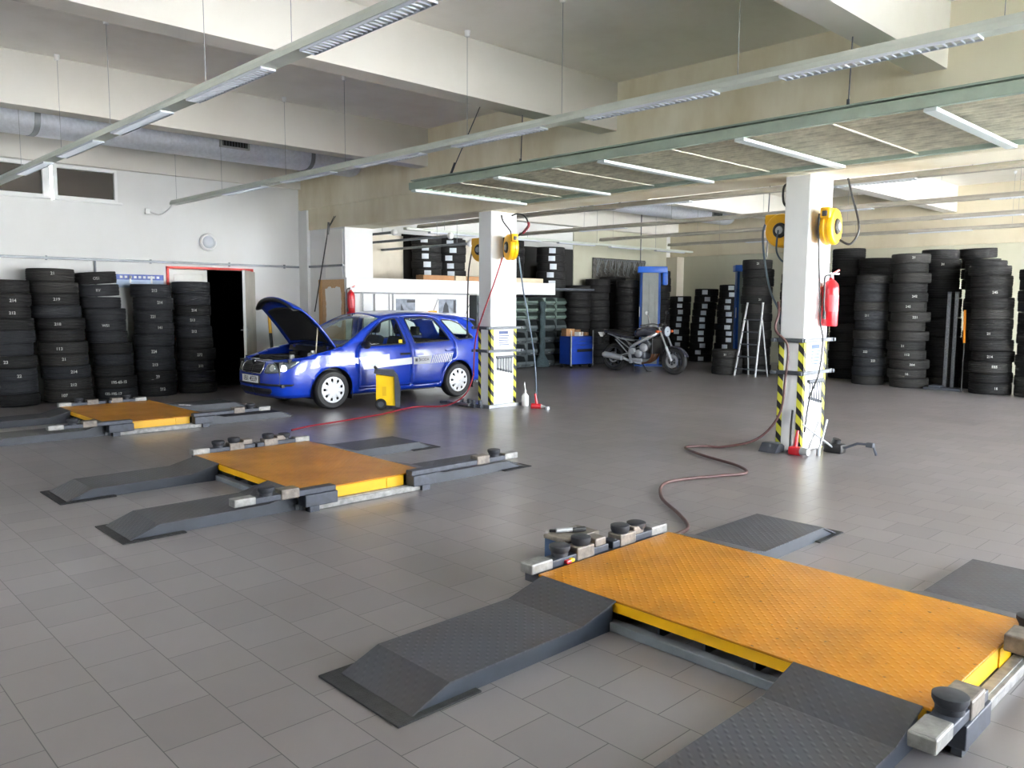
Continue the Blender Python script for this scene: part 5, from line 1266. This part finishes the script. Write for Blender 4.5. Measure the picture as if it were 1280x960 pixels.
q = MB(); q.box(-0.26, 0.26, c.y - 0.014, c.y - 0.007, 0.41, 0.515, .002); q.mat(1); q.box(-0.26, -0.225, c.y - 0.0155, c.y - 0.0135, 0.412, 0.513); q.mat(2)
text_mb(q, '1B1 4559', 0.105, lambda x, y, dd: (x * 1.06 + 0.02, c.y - 0.0145 - dd, 0.4625 + y), 0.001, 0.0006)
q.build('number_plate', [PAPER, mat('plate_blue', rgb(30, 60, 160), 0.5), mat('plate_black', (0.01, 0.01, 0.01), 0.6)], CAR)
for sg in (1, -1):
    m0 = P(s_of_u(1.44), 0.95)
    q = MB(); q.sphere((sg * (m0.x + 0.11), 1.43, 0.945), 0.1, 1.05, 0.5, 0.62, 20, 12); q.box(sg * (m0.x - .02), sg * (m0.x + 0.05), 1.41, 1.46, 0.905, 0.935, .01); mm = q.build('door_mirror', TRIMB, CAR, 50)
# wheel arch liners, underbody, wheels
for cu in (FWU, RWU):
    for sg in (1, -1):
        b = MB(); b.rings([[(sg * x, u, z) for u, z in arc(cu, WZ, RA + 0.012, -20, 200, 18)] for x in (0.5, 0.79)], close=False)
        b.rings([[(sg * 0.5, u, z) for u, z in arc(cu, WZ, RA + 0.012, -20, 200, 18)], [(sg * 0.5, cu, WZ)] * 19], close=False)
        b.build('arch_liner', TRIMB, CAR)
b = MB(); b.box(-0.68, 0.68, 1.3, 2.9, 0.17, 0.24); b.box(-0.48, 0.48, 0.25, 4.0, 0.18, 0.26); b.box(-0.7, 0.7, 3.75, 4.05, 0.28, 0.34); b.build('underbody', TRIMB, CAR)
b = MB(); b.tube([(0.35, 3.6, 0.2), (0.35, 4.15, 0.19)], 0.03, 10); b.build('exhaust_pipe', STEEL, CAR)
WTYRE = mat('car_tyre_rubber', (0.02, 0.02, 0.021), 0.65)
for cu in (FWU, RWU):
    for sg in (1, -1):
        xc = sg * 0.705
        b = MB(); h = 0.09; r0 = 0.185
        b.lathe([(r, xc + d) for r, d in ((r0, -h * .8), (r0 + .02, -h), (0.26, -h), (WR - .012, -h * .82), (WR, -h * .6), (WR, h * .6), (WR - .012, h * .82), (0.26, h), (r0 + .02, h), (r0, h * .8), (r0 + .02, h * .5), (r0 + .02, -h * .5))], org=(0, cu, WZ), axis='x', seg=48, closed=True)
        w = b.build('wheel', WTYRE, CAR, 40)
        b = MB(); b.lathe([(0.0, xc), (0.19, xc), (0.195, xc + sg * .05), (0.0, xc + sg * .055)], org=(0, cu, WZ), axis='x', seg=32); b.build('steel_rim', BLACKP, w, 40)
        b = MB()
        xo = xc + sg * 0.088; n = 72; holes = 9
        prof = [(0.2, -0.012), (0.19, 0.0), (0.165, 0.004), (0.125, 0.006), (0.08, 0.012), (0.045, 0.017), (0.0, 0.018)]
        vv = [[b._v((xo + sg * d, cu + r * math.cos(2 * PI * k / n), WZ + r * math.sin(2 * PI * k / n))) for k in range(n)] for r, d in prof[:-1]]
        for j in range(len(vv) - 1):
            for k in range(n):
                if j == 2 and (k % 8) in (2, 3, 4): continue
                b.face((vv[j][k], vv[j][(k + 1) % n], vv[j + 1][(k + 1) % n], vv[j + 1][k]))
        b.face(vv[-1])
        hc = b.build('wheel_cover', mat('wheel_cover_silver', rgb(216, 218, 220), 0.35, 0.15), w, 40)
        md = hc.modifiers.new('thickness', 'SOLIDIFY'); md.thickness = 0.006; md.offset = 0
        b = MB(); b.lathe([(0.0, xo + sg * .016), (0.03, xo + sg * .016), (0.028, xo + sg * .021), (0.0, xo + sg * .022)], org=(0, cu, WZ), axis='x', seg=20); b.build('hub_emblem', ALU, w, 40)
    
for sg in (1, -1):
    b = MB(); b.box(sg * 0.62, sg * 0.78, 1.235, 1.25, 0.13, 0.4, .003); b.build('mud_flap', TRIMB, CAR)
    b = MB(); b.box(sg * 0.62, sg * 0.77, 3.66, 3.675, 0.14, 0.36, .003); b.build('mud_flap', TRIMB, CAR)
# cabin
b = MB(); b.box(-0.68, 0.68, 1.2, 3.95, 0.24, 0.27); b.box(-0.66, 0.66, 1.12, 1.16, 0.27, 0.88); b.box(-0.62, 0.62, 3.1, 3.9, 0.27, 0.62, .02); b.build('cabin_floor', DASH, CAR)
b = MB(); b.prism([(1.05, 0.88), (1.1, 0.9), (1.42, 0.92), (1.52, 0.86), (1.5, 0.66), (1.25, 0.5), (1.1, 0.5)], 'x', -0.66, 0.66); b.build('dashboard', DASH, CAR)
b = MB(); b.M = Matrix.Translation((0.36, 1.66, 0.84)) @ Matrix.Rotation(math.radians(62), 4, 'X'); b.lathe([(0.175 + 0.016 * math.cos(a), 0.016 * math.sin(a)) for a in [2 * PI * k / 8 for k in range(8)]], seg=32, closed=True); b.box(-0.17, 0.17, -0.02, 0.02, -0.012, 0.008, .006); b.box(-0.02, 0.02, -0.17, 0.0, -0.012, 0.008, .006); b.cyl((0, 0, -0.2), (0, 0, 0.01), 0.05, seg=16); b.build('steering_wheel', TRIMB, CAR, 50)
for sg in (1, -1):
    x = sg * 0.36
    b = MB(); b.box(x - 0.25, x + 0.25, 1.75, 2.25, 0.3, 0.52, .06, 3); b.M = Matrix.Translation((x, 2.24, 0.5)) @ Matrix.Rotation(math.radians(-18), 4, 'X'); b.box(-0.24, 0.24, -0.06, 0.08, -0.05, 0.56, .05, 3); st = b.build('front_seat', SEAT, CAR, 40)
    b = MB(); b.M = Matrix.Translation((x, 2.4, 1.02)) @ Matrix.Rotation(math.radians(-12), 4, 'X'); b.box(-0.13, 0.13, -0.04, 0.05, 0.05, 0.24, .04, 3); b.cyl((-0.06, 0, -0.05), (-0.06, 0, 0.08), 0.008); b.cyl((0.06, 0, -0.05), (0.06, 0, 0.08), 0.008); b.build('headrest', SEAT, st, 40)
b = MB(); b.box(-0.62, 0.62, 2.65, 3.1, 0.3, 0.5, .05, 3); b.M = Matrix.Translation((0, 3.12, 0.48)) @ Matrix.Rotation(math.radians(-16), 4, 'X'); b.box(-0.62, 0.62, -0.05, 0.07, -0.02, 0.5, .04, 3); b.build('rear_bench', SEAT, CAR, 40)
for x in (-0.41, 0.41):
    b = MB(); b.box(x - .11, x + .11, 3.28, 3.36, 1.0, 1.16, .03, 3); b.build('rear_headrest', SEAT, CAR, 40)
b = MB(); q_ = P(s_of_u(2.16), 0.96, -0.02); b.box(q_.x - 0.003, q_.x, 2.12, 2.19, 0.945, 1.0); b.build('window_sticker', BYEL, CAR)
# engine bay
b = MB(); b.box(-0.66, 0.66, 0.14, 1.1, 0.36, 0.4); b.box(-0.68, 0.68, 1.06, 1.1, 0.4, 0.88)
for sg in (1, -1): b.box(sg * 0.62, sg * 0.68, 0.25, 1.08, 0.4, 0.76)
b.prism([(0.13, 0.4), (0.13, 0.715), (0.27, 0.725), (0.27, 0.4)], 'x', -0.62, 0.62); b.build('engine_tub', ENG, CAR)
b = MB(); b.box(-0.3, 0.2, 0.42, 0.86, 0.45, 0.74, .04, 3); b.box(-0.24, 0.14, 0.46, 0.8, 0.74, 0.765, .015); b.tube(smooth_path([(-0.2, 0.4, 0.72), (-0.35, 0.36, 0.74), (-0.5, 0.45, 0.72), (-0.52, 0.6, 0.66)]), 0.035, 10); b.build('engine_cover', ENG, CAR, 40)
b = MB(); b.box(0.3, 0.52, 0.42, 0.68, 0.4, 0.7, .015); b.build('battery_box', TRIMB, CAR, 40)
b = MB(); b.box(-0.6, -0.36, 0.55, 0.9, 0.4, 0.72, .02); b.build('air_filter_box', TRIMB, CAR, 40)
for x in (0.42, -0.48):
    b = MB(); b.cyl((x, 0.96, 0.4), (x, 0.96, 0.8), 0.07, seg=20); b.build('strut_tower', TRIMB, CAR, 40)
b = MB(); b.box(0.36, 0.5, 0.72, 0.84, 0.62, 0.83, .03, 3); b.cyl((0.43, 0.78, 0.83), (0.43, 0.78, 0.86), 0.03, seg=14); b.build('fluid_bottle', WHITEP, CAR, 40)
b = MB(); b.box(0.23, 0.29, 0.5, 0.56, 0.4, 0.8, .01); b.build('dipstick_tube', WHITEP, CAR, 40)
for x in (-0.28, 0.12):
    b = MB(); b.box(x - .075, x + .075, 0.17, 0.25, 0.722, 0.735, .004); b.build('slam_panel_label', ALU, CAR)
b = MB(); b.prism([(0.98, 0.82), (1.0, 0.9), (1.12, 0.91), (1.12, 0.82)], 'x', -0.66, 0.66); b.build('scuttle_cowl', TRIMB, CAR)
for x0 in (-0.5, 0.1):
    b = MB(); b.tube([(x0, 0.98, 0.92), (x0 + 0.3, 1.02, 0.965), (x0 + 0.5, 1.04, 0.975)], 0.009, 6); b.build('wiper_arm', TRIMB, CAR)
# raised bonnet: built closed, then swung up about its rear hinge line
HY, HZ, HANG = 1.02, 0.915, math.radians(-57)
def bon(f, t):
    """f -1..1 across, t 0 hinge .. 1 nose"""
    hw = interp([(0, 0.70), (0.3, 0.69), (0.6, 0.665), (0.85, 0.62), (1, 0.56)], t)
    y = HY - t * 0.92 * (1 - 0.10 * abs(f) ** 3 * t); z = HZ - 0.04 * t - 0.1 * t ** 2.2 - 0.05 * max(0, t - 0.88) * 8 + 0.06 * (1 - abs(f) ** 2.5) * (1 - 0.5 * t)
    y -= 0.07 * (1 - abs(f) ** 2) * t
    return Vector((hw * f, y, z))
Hm = Matrix.Translation((0, HY, HZ)) @ Matrix.Rotation(HANG, 4, 'X') @ Matrix.Translation((0, -HY, -HZ))
b = MB(); b.M = Hm; G = [[b._v(bon(-1 + k / 10, j / 16)) for k in range(21)] for j in range(17)]
for j in range(16):
    for k in range(20): b.face((G[j][k], G[j + 1][k], G[j + 1][k + 1], G[j][k + 1]))
bo = raw_build(b, 'bonnet', PAINT, CAR, 60, 0.022)
b = MB(); b.M = Hm; G = [[b._v(bon((-1 + k / 10) * 0.82, 0.08 + 0.68 * j / 14) + Vector((0, 0, -0.032))) for k in range(21)] for j in range(15)]
for j in range(14):
    for k in range(20): b.face((G[j][k], G[j + 1][k], G[j + 1][k + 1], G[j][k + 1]))
raw_build(b, 'felt_liner', LINER, bo, 60, 0.01)
b = MB(); b.M = Hm; G = [[b._v(bon((-1 + k / 10) * 0.98, 0.9 + 0.1 * j / 4) + Vector((0, 0, -0.026 - 0.05 * math.sin(PI * j / 4)))) for k in range(21)] for j in range(5)]
for j in range(4):
    for k in range(20): b.face((G[j][k], G[j + 1][k], G[j + 1][k + 1], G[j][k + 1]))
raw_build(b, 'nose_edge', TRIMB, bo, 60, 0.008)
top = Hm @ (bon(0.88, 0.42) + Vector((0, 0, -0.03)))
b = MB(); b.tube([(0.62, 0.72, 0.79), tuple(top)], 0.008, 8); b.build('prop_rod', mat('prop_rod_beige', rgb(200, 190, 160), 0.5), CAR)
for x in (-0.5, 0.5):
    b = MB(); b.box(x - .02, x + .02, 0.98, 1.06, 0.87, 0.915, .004); b.build('bonnet_hinge', PAINT_IN, CAR)
b = MB(); b.tube([(0.5, 3.72, 1.36), (0.5, 3.85, 1.62)], 0.004, 6); b.build('roof_aerial', TRIMB, CAR)
# ------------------------------------------------------------------ motorcycle (local +x = forward)
BK = thing('motorcycle', 'silver and dark grey naked motorcycle on its side stand in the rear bay', 'motorcycle', (-12.12, 15.05, 0), math.radians(2))
BK.scale = (1.13, 1.1, 1.07)
BKS = mat('bike_silver_paint', rgb(186, 190, 198), 0.28, 0.5); BKD = mat('bike_graphite_paint', rgb(66, 66, 78), 0.25, 0.3, coat=0.6)
BKF = mat('bike_frame_alloy', rgb(190, 194, 200), 0.35, 0.7); BKB = mat('bike_black', (0.012, 0.012, 0.013), 0.5); BKC = mat('bike_exhaust_copper', rgb(120, 84, 62), 0.4, 0.6)
WB = 1.44
for nm, x, r, w in (('rear_wheel', 0.0, 0.305, 0.085), ('front_wheel', WB, 0.29, 0.058)):
    b = MB(); b.lathe([(r - 0.09, -w * .7), (r - 0.05, -w), (r - 0.02, -w * .8), (r, 0), (r - 0.02, w * .8), (r - 0.05, w), (r - 0.09, w * .7)], org=(x, 0, r), axis='y', seg=40, closed=True); wt = b.build(nm, WTYRE, BK, 40)
    b = MB(); b.lathe([(r - 0.1, -w * .7), (r - 0.085, -w * .7), (r - 0.085, w * .7), (r - 0.1, w * .7)], org=(x, 0, r), axis='y', seg=36, closed=True)
    for k in range(5):
        a = 2 * PI * k / 5 + .3; b.cyl((x + .03 * math.cos(a), 0, r + .03 * math.sin(a)), (x + (r - .09) * math.cos(a), 0, r + (r - .09) * math.sin(a)), 0.022, 0.016, 8)
    b.cyl((x, -0.07, r), (x, 0.07, r), 0.04, seg=16); b.build('cast_rim', DSTEEL, wt, 40)
    for sy in ((-1, 1) if x > 1 else (-1,)):
        b = MB(); b.lathe([(0.085, sy * 0.078), (0.145 if x > 1 else .12, sy * 0.078), (0.145 if x > 1 else .12, sy * 0.084), (0.085, sy * 0.084)], org=(x, 0, r), axis='y', seg=32, closed=True)
        for k in range(6):
            a = 2 * PI * k / 6; b.cyl((x + .03 * math.cos(a), sy * .08, r + .03 * math.sin(a)), (x + .09 * math.cos(a), sy * .08, r + .09 * math.sin(a)), 0.008, seg=6)
        b.build('brake_disc', STEEL, wt, 40)
fx, fz = WB, 0.29; hx_, hz_ = 1.13, 0.98
b = MB()
for sy in (-1, 1): b.cyl((fx, sy * 0.1, fz), (fx - 0.13, sy * 0.1, fz + 0.29), 0.03, seg=12); b.box(fx - 0.12, fx - 0.04, sy * 0.075, sy * 0.105, fz + .1, fz + .2, .012)
fk = b.build('fork_sliders', BKF, BK, 40)
b = MB()
for sy in (-1, 1): b.cyl((fx - 0.12, sy * 0.1, fz + 0.27), (hx_, sy * 0.1, hz_), 0.021, seg=12)
b.box(hx_ - .02, hx_ + 0.06, -0.13, 0.13, 0.9, 0.93, .01); b.box(hx_ - .04, hx_ + 0.04, -0.13, 0.13, 0.97, 1.0, .01); b.build('fork_tubes', STEEL, fk, 40)
b = MB(); R = []
for k in range(13):
    a = math.radians(150 - k * 11); R.append([(fx + 0.315 * math.cos(a), y, fz + 0.315 * math.sin(a) - 0.02 * (abs(y) > .05)) for y in (-0.075, -0.05, 0, 0.05, 0.075)])
b.rings(R, close=False); o = b.build('front_mudguard', BKD, BK, 60); md = o.modifiers.new('thickness', 'SOLIDIFY'); md.thickness = 0.006
def loft(name, secs, m, parent=None, n=18, pw=0.75):
    b = MB(); R = []
    for x, zc, hw, hh in secs: R.append([(x, hw * math.copysign(abs(math.cos(a)) ** pw, math.cos(a)), zc + hh * math.copysign(abs(math.sin(a)) ** pw, math.sin(a))) for a in [2 * PI * k / n for k in range(n)]])
    b.rings(R); return b.build(name, m, parent or BK, 50)
tk = loft('fuel_tank', [(0.5, 0.80, 0.06, 0.05), (0.54, 0.83, 0.13, 0.08), (0.66, 0.87, 0.16, 0.11), (0.82, 0.89, 0.17, 0.12), (0.98, 0.875, 0.16, 0.11), (1.05, 0.86, 0.12, 0.08), (1.08, 0.85, 0.06, 0.04)], BKD)
b = MB(); b.cyl((0.86, 0, 1.0), (0.86, 0, 1.02), 0.045, seg=18); b.build('filler_cap', STEEL, tk, 40)
loft('seat', [(-0.18, 0.88, 0.06, 0.03), (-0.1, 0.875, 0.11, 0.04), (0.1, 0.85, 0.13, 0.045), (0.28, 0.815, 0.13, 0.045), (0.45, 0.81, 0.12, 0.05), (0.54, 0.83, 0.08, 0.05)], BKB)
loft('tail_cowl', [(-0.3, 0.88, 0.05, 0.025), (-0.22, 0.86, 0.09, 0.04), (0.0, 0.82, 0.1, 0.045), (0.3, 0.765, 0.1, 0.04), (0.42, 0.75, 0.07, 0.03)], BKD)
b = MB(); b.tube([(-0.2, 0, 0.83), (-0.34, 0, 0.72), (-0.4, 0, 0.6)], 0.025, 8); b.box(-0.42, -0.36, -0.09, 0.09, 0.58, 0.74, .006); b.box(-0.36, -0.3, -0.2, 0.2, 0.72, 0.745, .01); b.build('rear_fender', BKB, BK)
b = MB(); b.M = Matrix.Translation((-0.36, 0, 0.79)) @ Matrix.Rotation(math.radians(-35), 4, 'Y'); b.box(-0.005, 0.005, -0.1, 0.1, -0.06, 0.06, .003); b.build('number_plate', PAPER, BK)
b = MB()
for sy in (-1, 1):
    b.tube(smooth_path([(1.08, sy * 0.05, 0.88), (1.0, sy * 0.15, 0.8), (0.8, sy * 0.19, 0.7), (0.6, sy * 0.18, 0.6), (0.48, sy * 0.14, 0.5), (0.46, sy * 0.12, 0.33)]), 0.038, 10)
b.build('main_frame', BKF, BK, 50)
b = MB()
for sy in (-1, 1): b.tube([(0.55, sy * 0.1, 0.68), (0.2, sy * 0.1, 0.72), (-0.15, sy * 0.08, 0.82)], 0.016, 8); b.tube([(0.46, sy * 0.12, 0.5), (0.2, sy * 0.11, 0.66), (0.05, sy * .1, 0.76)], 0.014, 8); b.tube([(0.42, sy * 0.13, 0.4), (0.2, sy * .16, 0.62), (0.12, sy * .17, 0.7)], 0.014, 8)
b.build('sub_frame', BKF, BK, 50)
b = MB()
for sy in (-1, 1): b.tube([(0.46, sy * 0.12, 0.4), (0.25, sy * 0.12, 0.35), (0.0, sy * 0.12, 0.305)], [0.045, 0.035, 0.028], 10)
b.build('swing_arm', BKF, BK, 50)
en = MB(); en.box(0.5, 0.86, -0.19, 0.19, 0.3, 0.52, .05, 3); en.M = Matrix.Translation((0.78, 0, 0.5)) @ Matrix.Rotation(math.radians(38), 4, 'Y'); en.box(-0.11, 0.11, -0.19, 0.19, 0.0, 0.26, .03, 3); e_ = en.build('engine_block', DSTEEL, BK, 40)
for x, z, r in ((0.58, 0.47, 0.075), (0.72, 0.42, 0.085), (0.84, 0.55, 0.09)):
    for sy in (-1, 1):
        b = MB(); b.lathe([(0.0, sy * .24), (r * .7, sy * .24), (r, sy * .22), (r, sy * .18), (0.0, sy * .18)], org=(x, 0, z), axis='y', seg=24); b.build('engine_cover', BKS, e_, 40)
b = MB(); b.box(0.48, 0.54, -0.2, -0.14, 0.2, 0.52, .012); b.build('frame_plate', BKS, e_, 40)
b = MB(); b.box(0.56, 0.8, -.2, -.16, 0.24, 0.32, .02); b.build('sump_cover', BKS, e_, 40)
b = MB()
for y in (-0.13, -0.05, 0.05, 0.13): b.tube(smooth_path([(0.9, y, 0.6), (1.0, y, 0.52), (0.98, y * .9, 0.36), (0.86, y * .6, 0.24), (0.7, y * .4, 0.2)]), 0.02, 8)
b.build('exhaust_headers', BKC, BK, 50)
b = MB(); b.box(0.98, 1.03, -0.17, 0.17, 0.42, 0.76, .01)
for k in range(10): b.box(1.03, 1.034, -0.16, 0.16, 0.44 + k * .032, 0.45 + k * .032)
b.build('radiator', BKB, BK)
b = MB(); b.tube(smooth_path([(0.7, -0.05, 0.2), (0.5, -0.14, 0.24), (0.35, -0.2, 0.3)]), 0.028, 10); b.cyl((0.32, -0.21, 0.31), (-0.12, -0.22, 0.36), 0.062, 0.068, 20); b.cyl((-0.12, -0.22, 0.36), (-0.16, -0.22, 0.365), 0.045, seg=16); b.build('silencer', BKS, BK, 40)
b = MB(); b.M = Matrix.Translation((1.22, 0, 0.9)); b.lathe([(0.0, -0.1), (0.06, -0.1), (0.1, -0.05), (0.115, 0.02), (0.115, 0.05), (0.0, 0.06)], axis='x', seg=24); hl = b.build('headlamp', BKD, BK, 40)
b = MB(); b.lathe([(0.0, 1.275), (0.06, 1.29), (0.105, 1.272), (0.0, 1.27)][:3] + [(0.0, 1.27)], org=(0, 0, 0.9), axis='x', seg=24); b.build('lamp_lens', mat('bike_lamp_lens', rgb(190, 200, 210), 0.1, 0.3), hl, 60)
b = MB(); b.tube(smooth_path([(0.98, -0.37, 1.03), (1.06, -0.2, 1.06), (1.12, 0, 1.02), (1.06, 0.2, 1.06), (0.98, 0.37, 1.03)]), 0.012, 8); b.build('handlebar', BKB, BK, 50)
for sy in (-1, 1):
    b = MB(); b.cyl((0.98, sy * 0.36, 1.03), (0.93, sy * 0.46, 1.02), 0.018, seg=10); b.build('hand_grip', BKB, BK)
    b = MB(); b.tube([(1.03, sy * 0.26, 1.05), (1.02, sy * 0.31, 1.2), (1.02, sy * 0.34, 1.26)], 0.007, 6); b.sphere((1.01, sy * 0.36, 1.29), 0.06, 0.3, 1.0, 0.75, 14, 8); b.build('mirror', ALU if sy < 0 else BKB, BK, 60)
    b = MB(); b.cyl((1.2, sy * 0.12, 0.9), (1.2, sy * 0.24, 0.9), 0.01); b.sphere((1.2, sy * 0.26, 0.9), 0.032, 1.3, 1, 1, 12, 8); b.build('indicator', mat('amber_lens', rgb(200, 90, 40), 0.3), BK, 60)
    b = MB(); b.cyl((0.42, sy * 0.14, 0.38), (0.4, sy * 0.3, 0.36), 0.014, seg=8); b.build('foot_peg', BKB, BK)
b = MB(); b.box(1.1, 1.2, -0.09, 0.09, 1.0, 1.07, .03, 3); b.build('instrument_pod', BKB, BK, 40)
b = MB(); b.tube([(0.55, 0.12, 0.25), (0.62, 0.27, 0.02), (0.64, 0.3, 0.0)], 0.014, 8); b.box(0.6, 0.7, 0.27, 0.33, 0.0, 0.012, .003); b.tube([(0.57, -0.14, 0.22), (0.62, -0.2, 0.03)], 0.012, 8); b.build('side_stand', BKB, BK)
# ------------------------------------------------------------------ camera, daylight
f, yaw, pit, roll = 1009.543, math.radians(46.1472), math.radians(5.78748), math.radians(-0.33160)
fw = Vector((-math.sin(yaw) * math.cos(pit), math.cos(yaw) * math.cos(pit), -math.sin(pit)))
rt = Vector((math.cos(yaw), math.sin(yaw), 0)); dn = fw.cross(rt)
r2_ = rt * math.cos(roll) + dn * math.sin(roll); d2_ = -rt * math.sin(roll) + dn * math.cos(roll)
cam = bpy.data.cameras.new('camera'); co = bpy.data.objects.new('camera', cam); COL.objects.link(co)
up, bk = -d2_, -fw
co.matrix_world = Matrix(((r2_.x, up.x, bk.x, 0), (r2_.y, up.y, bk.y, 0), (r2_.z, up.z, bk.z, 1.6), (0, 0, 0, 1)))
cam.sensor_fit = 'HORIZONTAL'; cam.sensor_width = 36; cam.lens = 36 * f / 1280; cam.clip_start = 0.02; cam.clip_end = 300
SC.camera = co
w = bpy.data.worlds.new('overcast_sky'); SC.world = w; w.use_nodes = True
nt = w.node_tree; bg = nt.nodes['Background']
tc = nt.nodes.new('ShaderNodeTexCoord'); sp = nt.nodes.new('ShaderNodeSeparateXYZ'); nt.links.new(tc.outputs['Generated'], sp.inputs[0])
mr = nt.nodes.new('ShaderNodeMapRange'); mr.inputs['From Min'].default_value = -0.05; mr.inputs['From Max'].default_value = 0.6
mx = nt.nodes.new('ShaderNodeMix'); mx.data_type = 'RGBA'; mx.inputs['A'].default_value = (0.96, 0.98, 1.0, 1); mx.inputs['B'].default_value = (0.72, 0.85, 1.0, 1)
nt.links.new(sp.outputs['Z'], mr.inputs['Value']); nt.links.new(mr.outputs['Result'], mx.inputs['Factor']); nt.links.new(mx.outputs['Result'], bg.inputs['Color'])
bg.inputs['Strength'].default_value = 9.0
sl = bpy.data.lights.new('bounce_sun', 'SUN'); sl.energy = 150; sl.angle = math.radians(2); sl.color = (1.0, 0.97, 0.94)  # added sun: its bounce off the yard brightens the ceiling
so = bpy.data.objects.new('bounce_sun', sl); COL.objects.link(so); so.rotation_euler = (math.radians(12), math.radians(-40), 0)
def portal(name, loc, rot, sx, sy):
    l = bpy.data.lights.new(name, 'AREA'); l.shape = 'RECTANGLE'; l.size = sx; l.size_y = sy
    l.cycles.is_portal = True
    o = bpy.data.objects.new(name, l); COL.objects.link(o); o.location = loc; o.rotation_euler = rot
for i, (y0, y1, z0, z1) in enumerate(gates): portal('gate_daylight', (XR + 0.3, (y0 + y1) / 2, (z0 + z1) / 2), (PI / 2, 0, PI / 2), y1 - y0, z1 - z0)
for i, (x0, x1, z0, z1) in enumerate(band): portal('window_daylight', ((x0 + x1) / 2, YF - 0.3, (z0 + z1) / 2), (-PI / 2, 0, PI), x1 - x0, z1 - z0)
SC.view_settings.view_transform = 'Standard'; SC.view_settings.look = 'None'; SC.view_settings.gamma = 1.0
SC.view_settings.use_curve_mapping = False; SC.view_settings.exposure = 1.62
SC.cycles.max_bounces = 10; SC.cycles.diffuse_bounces = 6; SC.cycles.caustics_reflective = False; SC.cycles.caustics_refractive = False
SC.cycles.transparent_max_bounces = 12
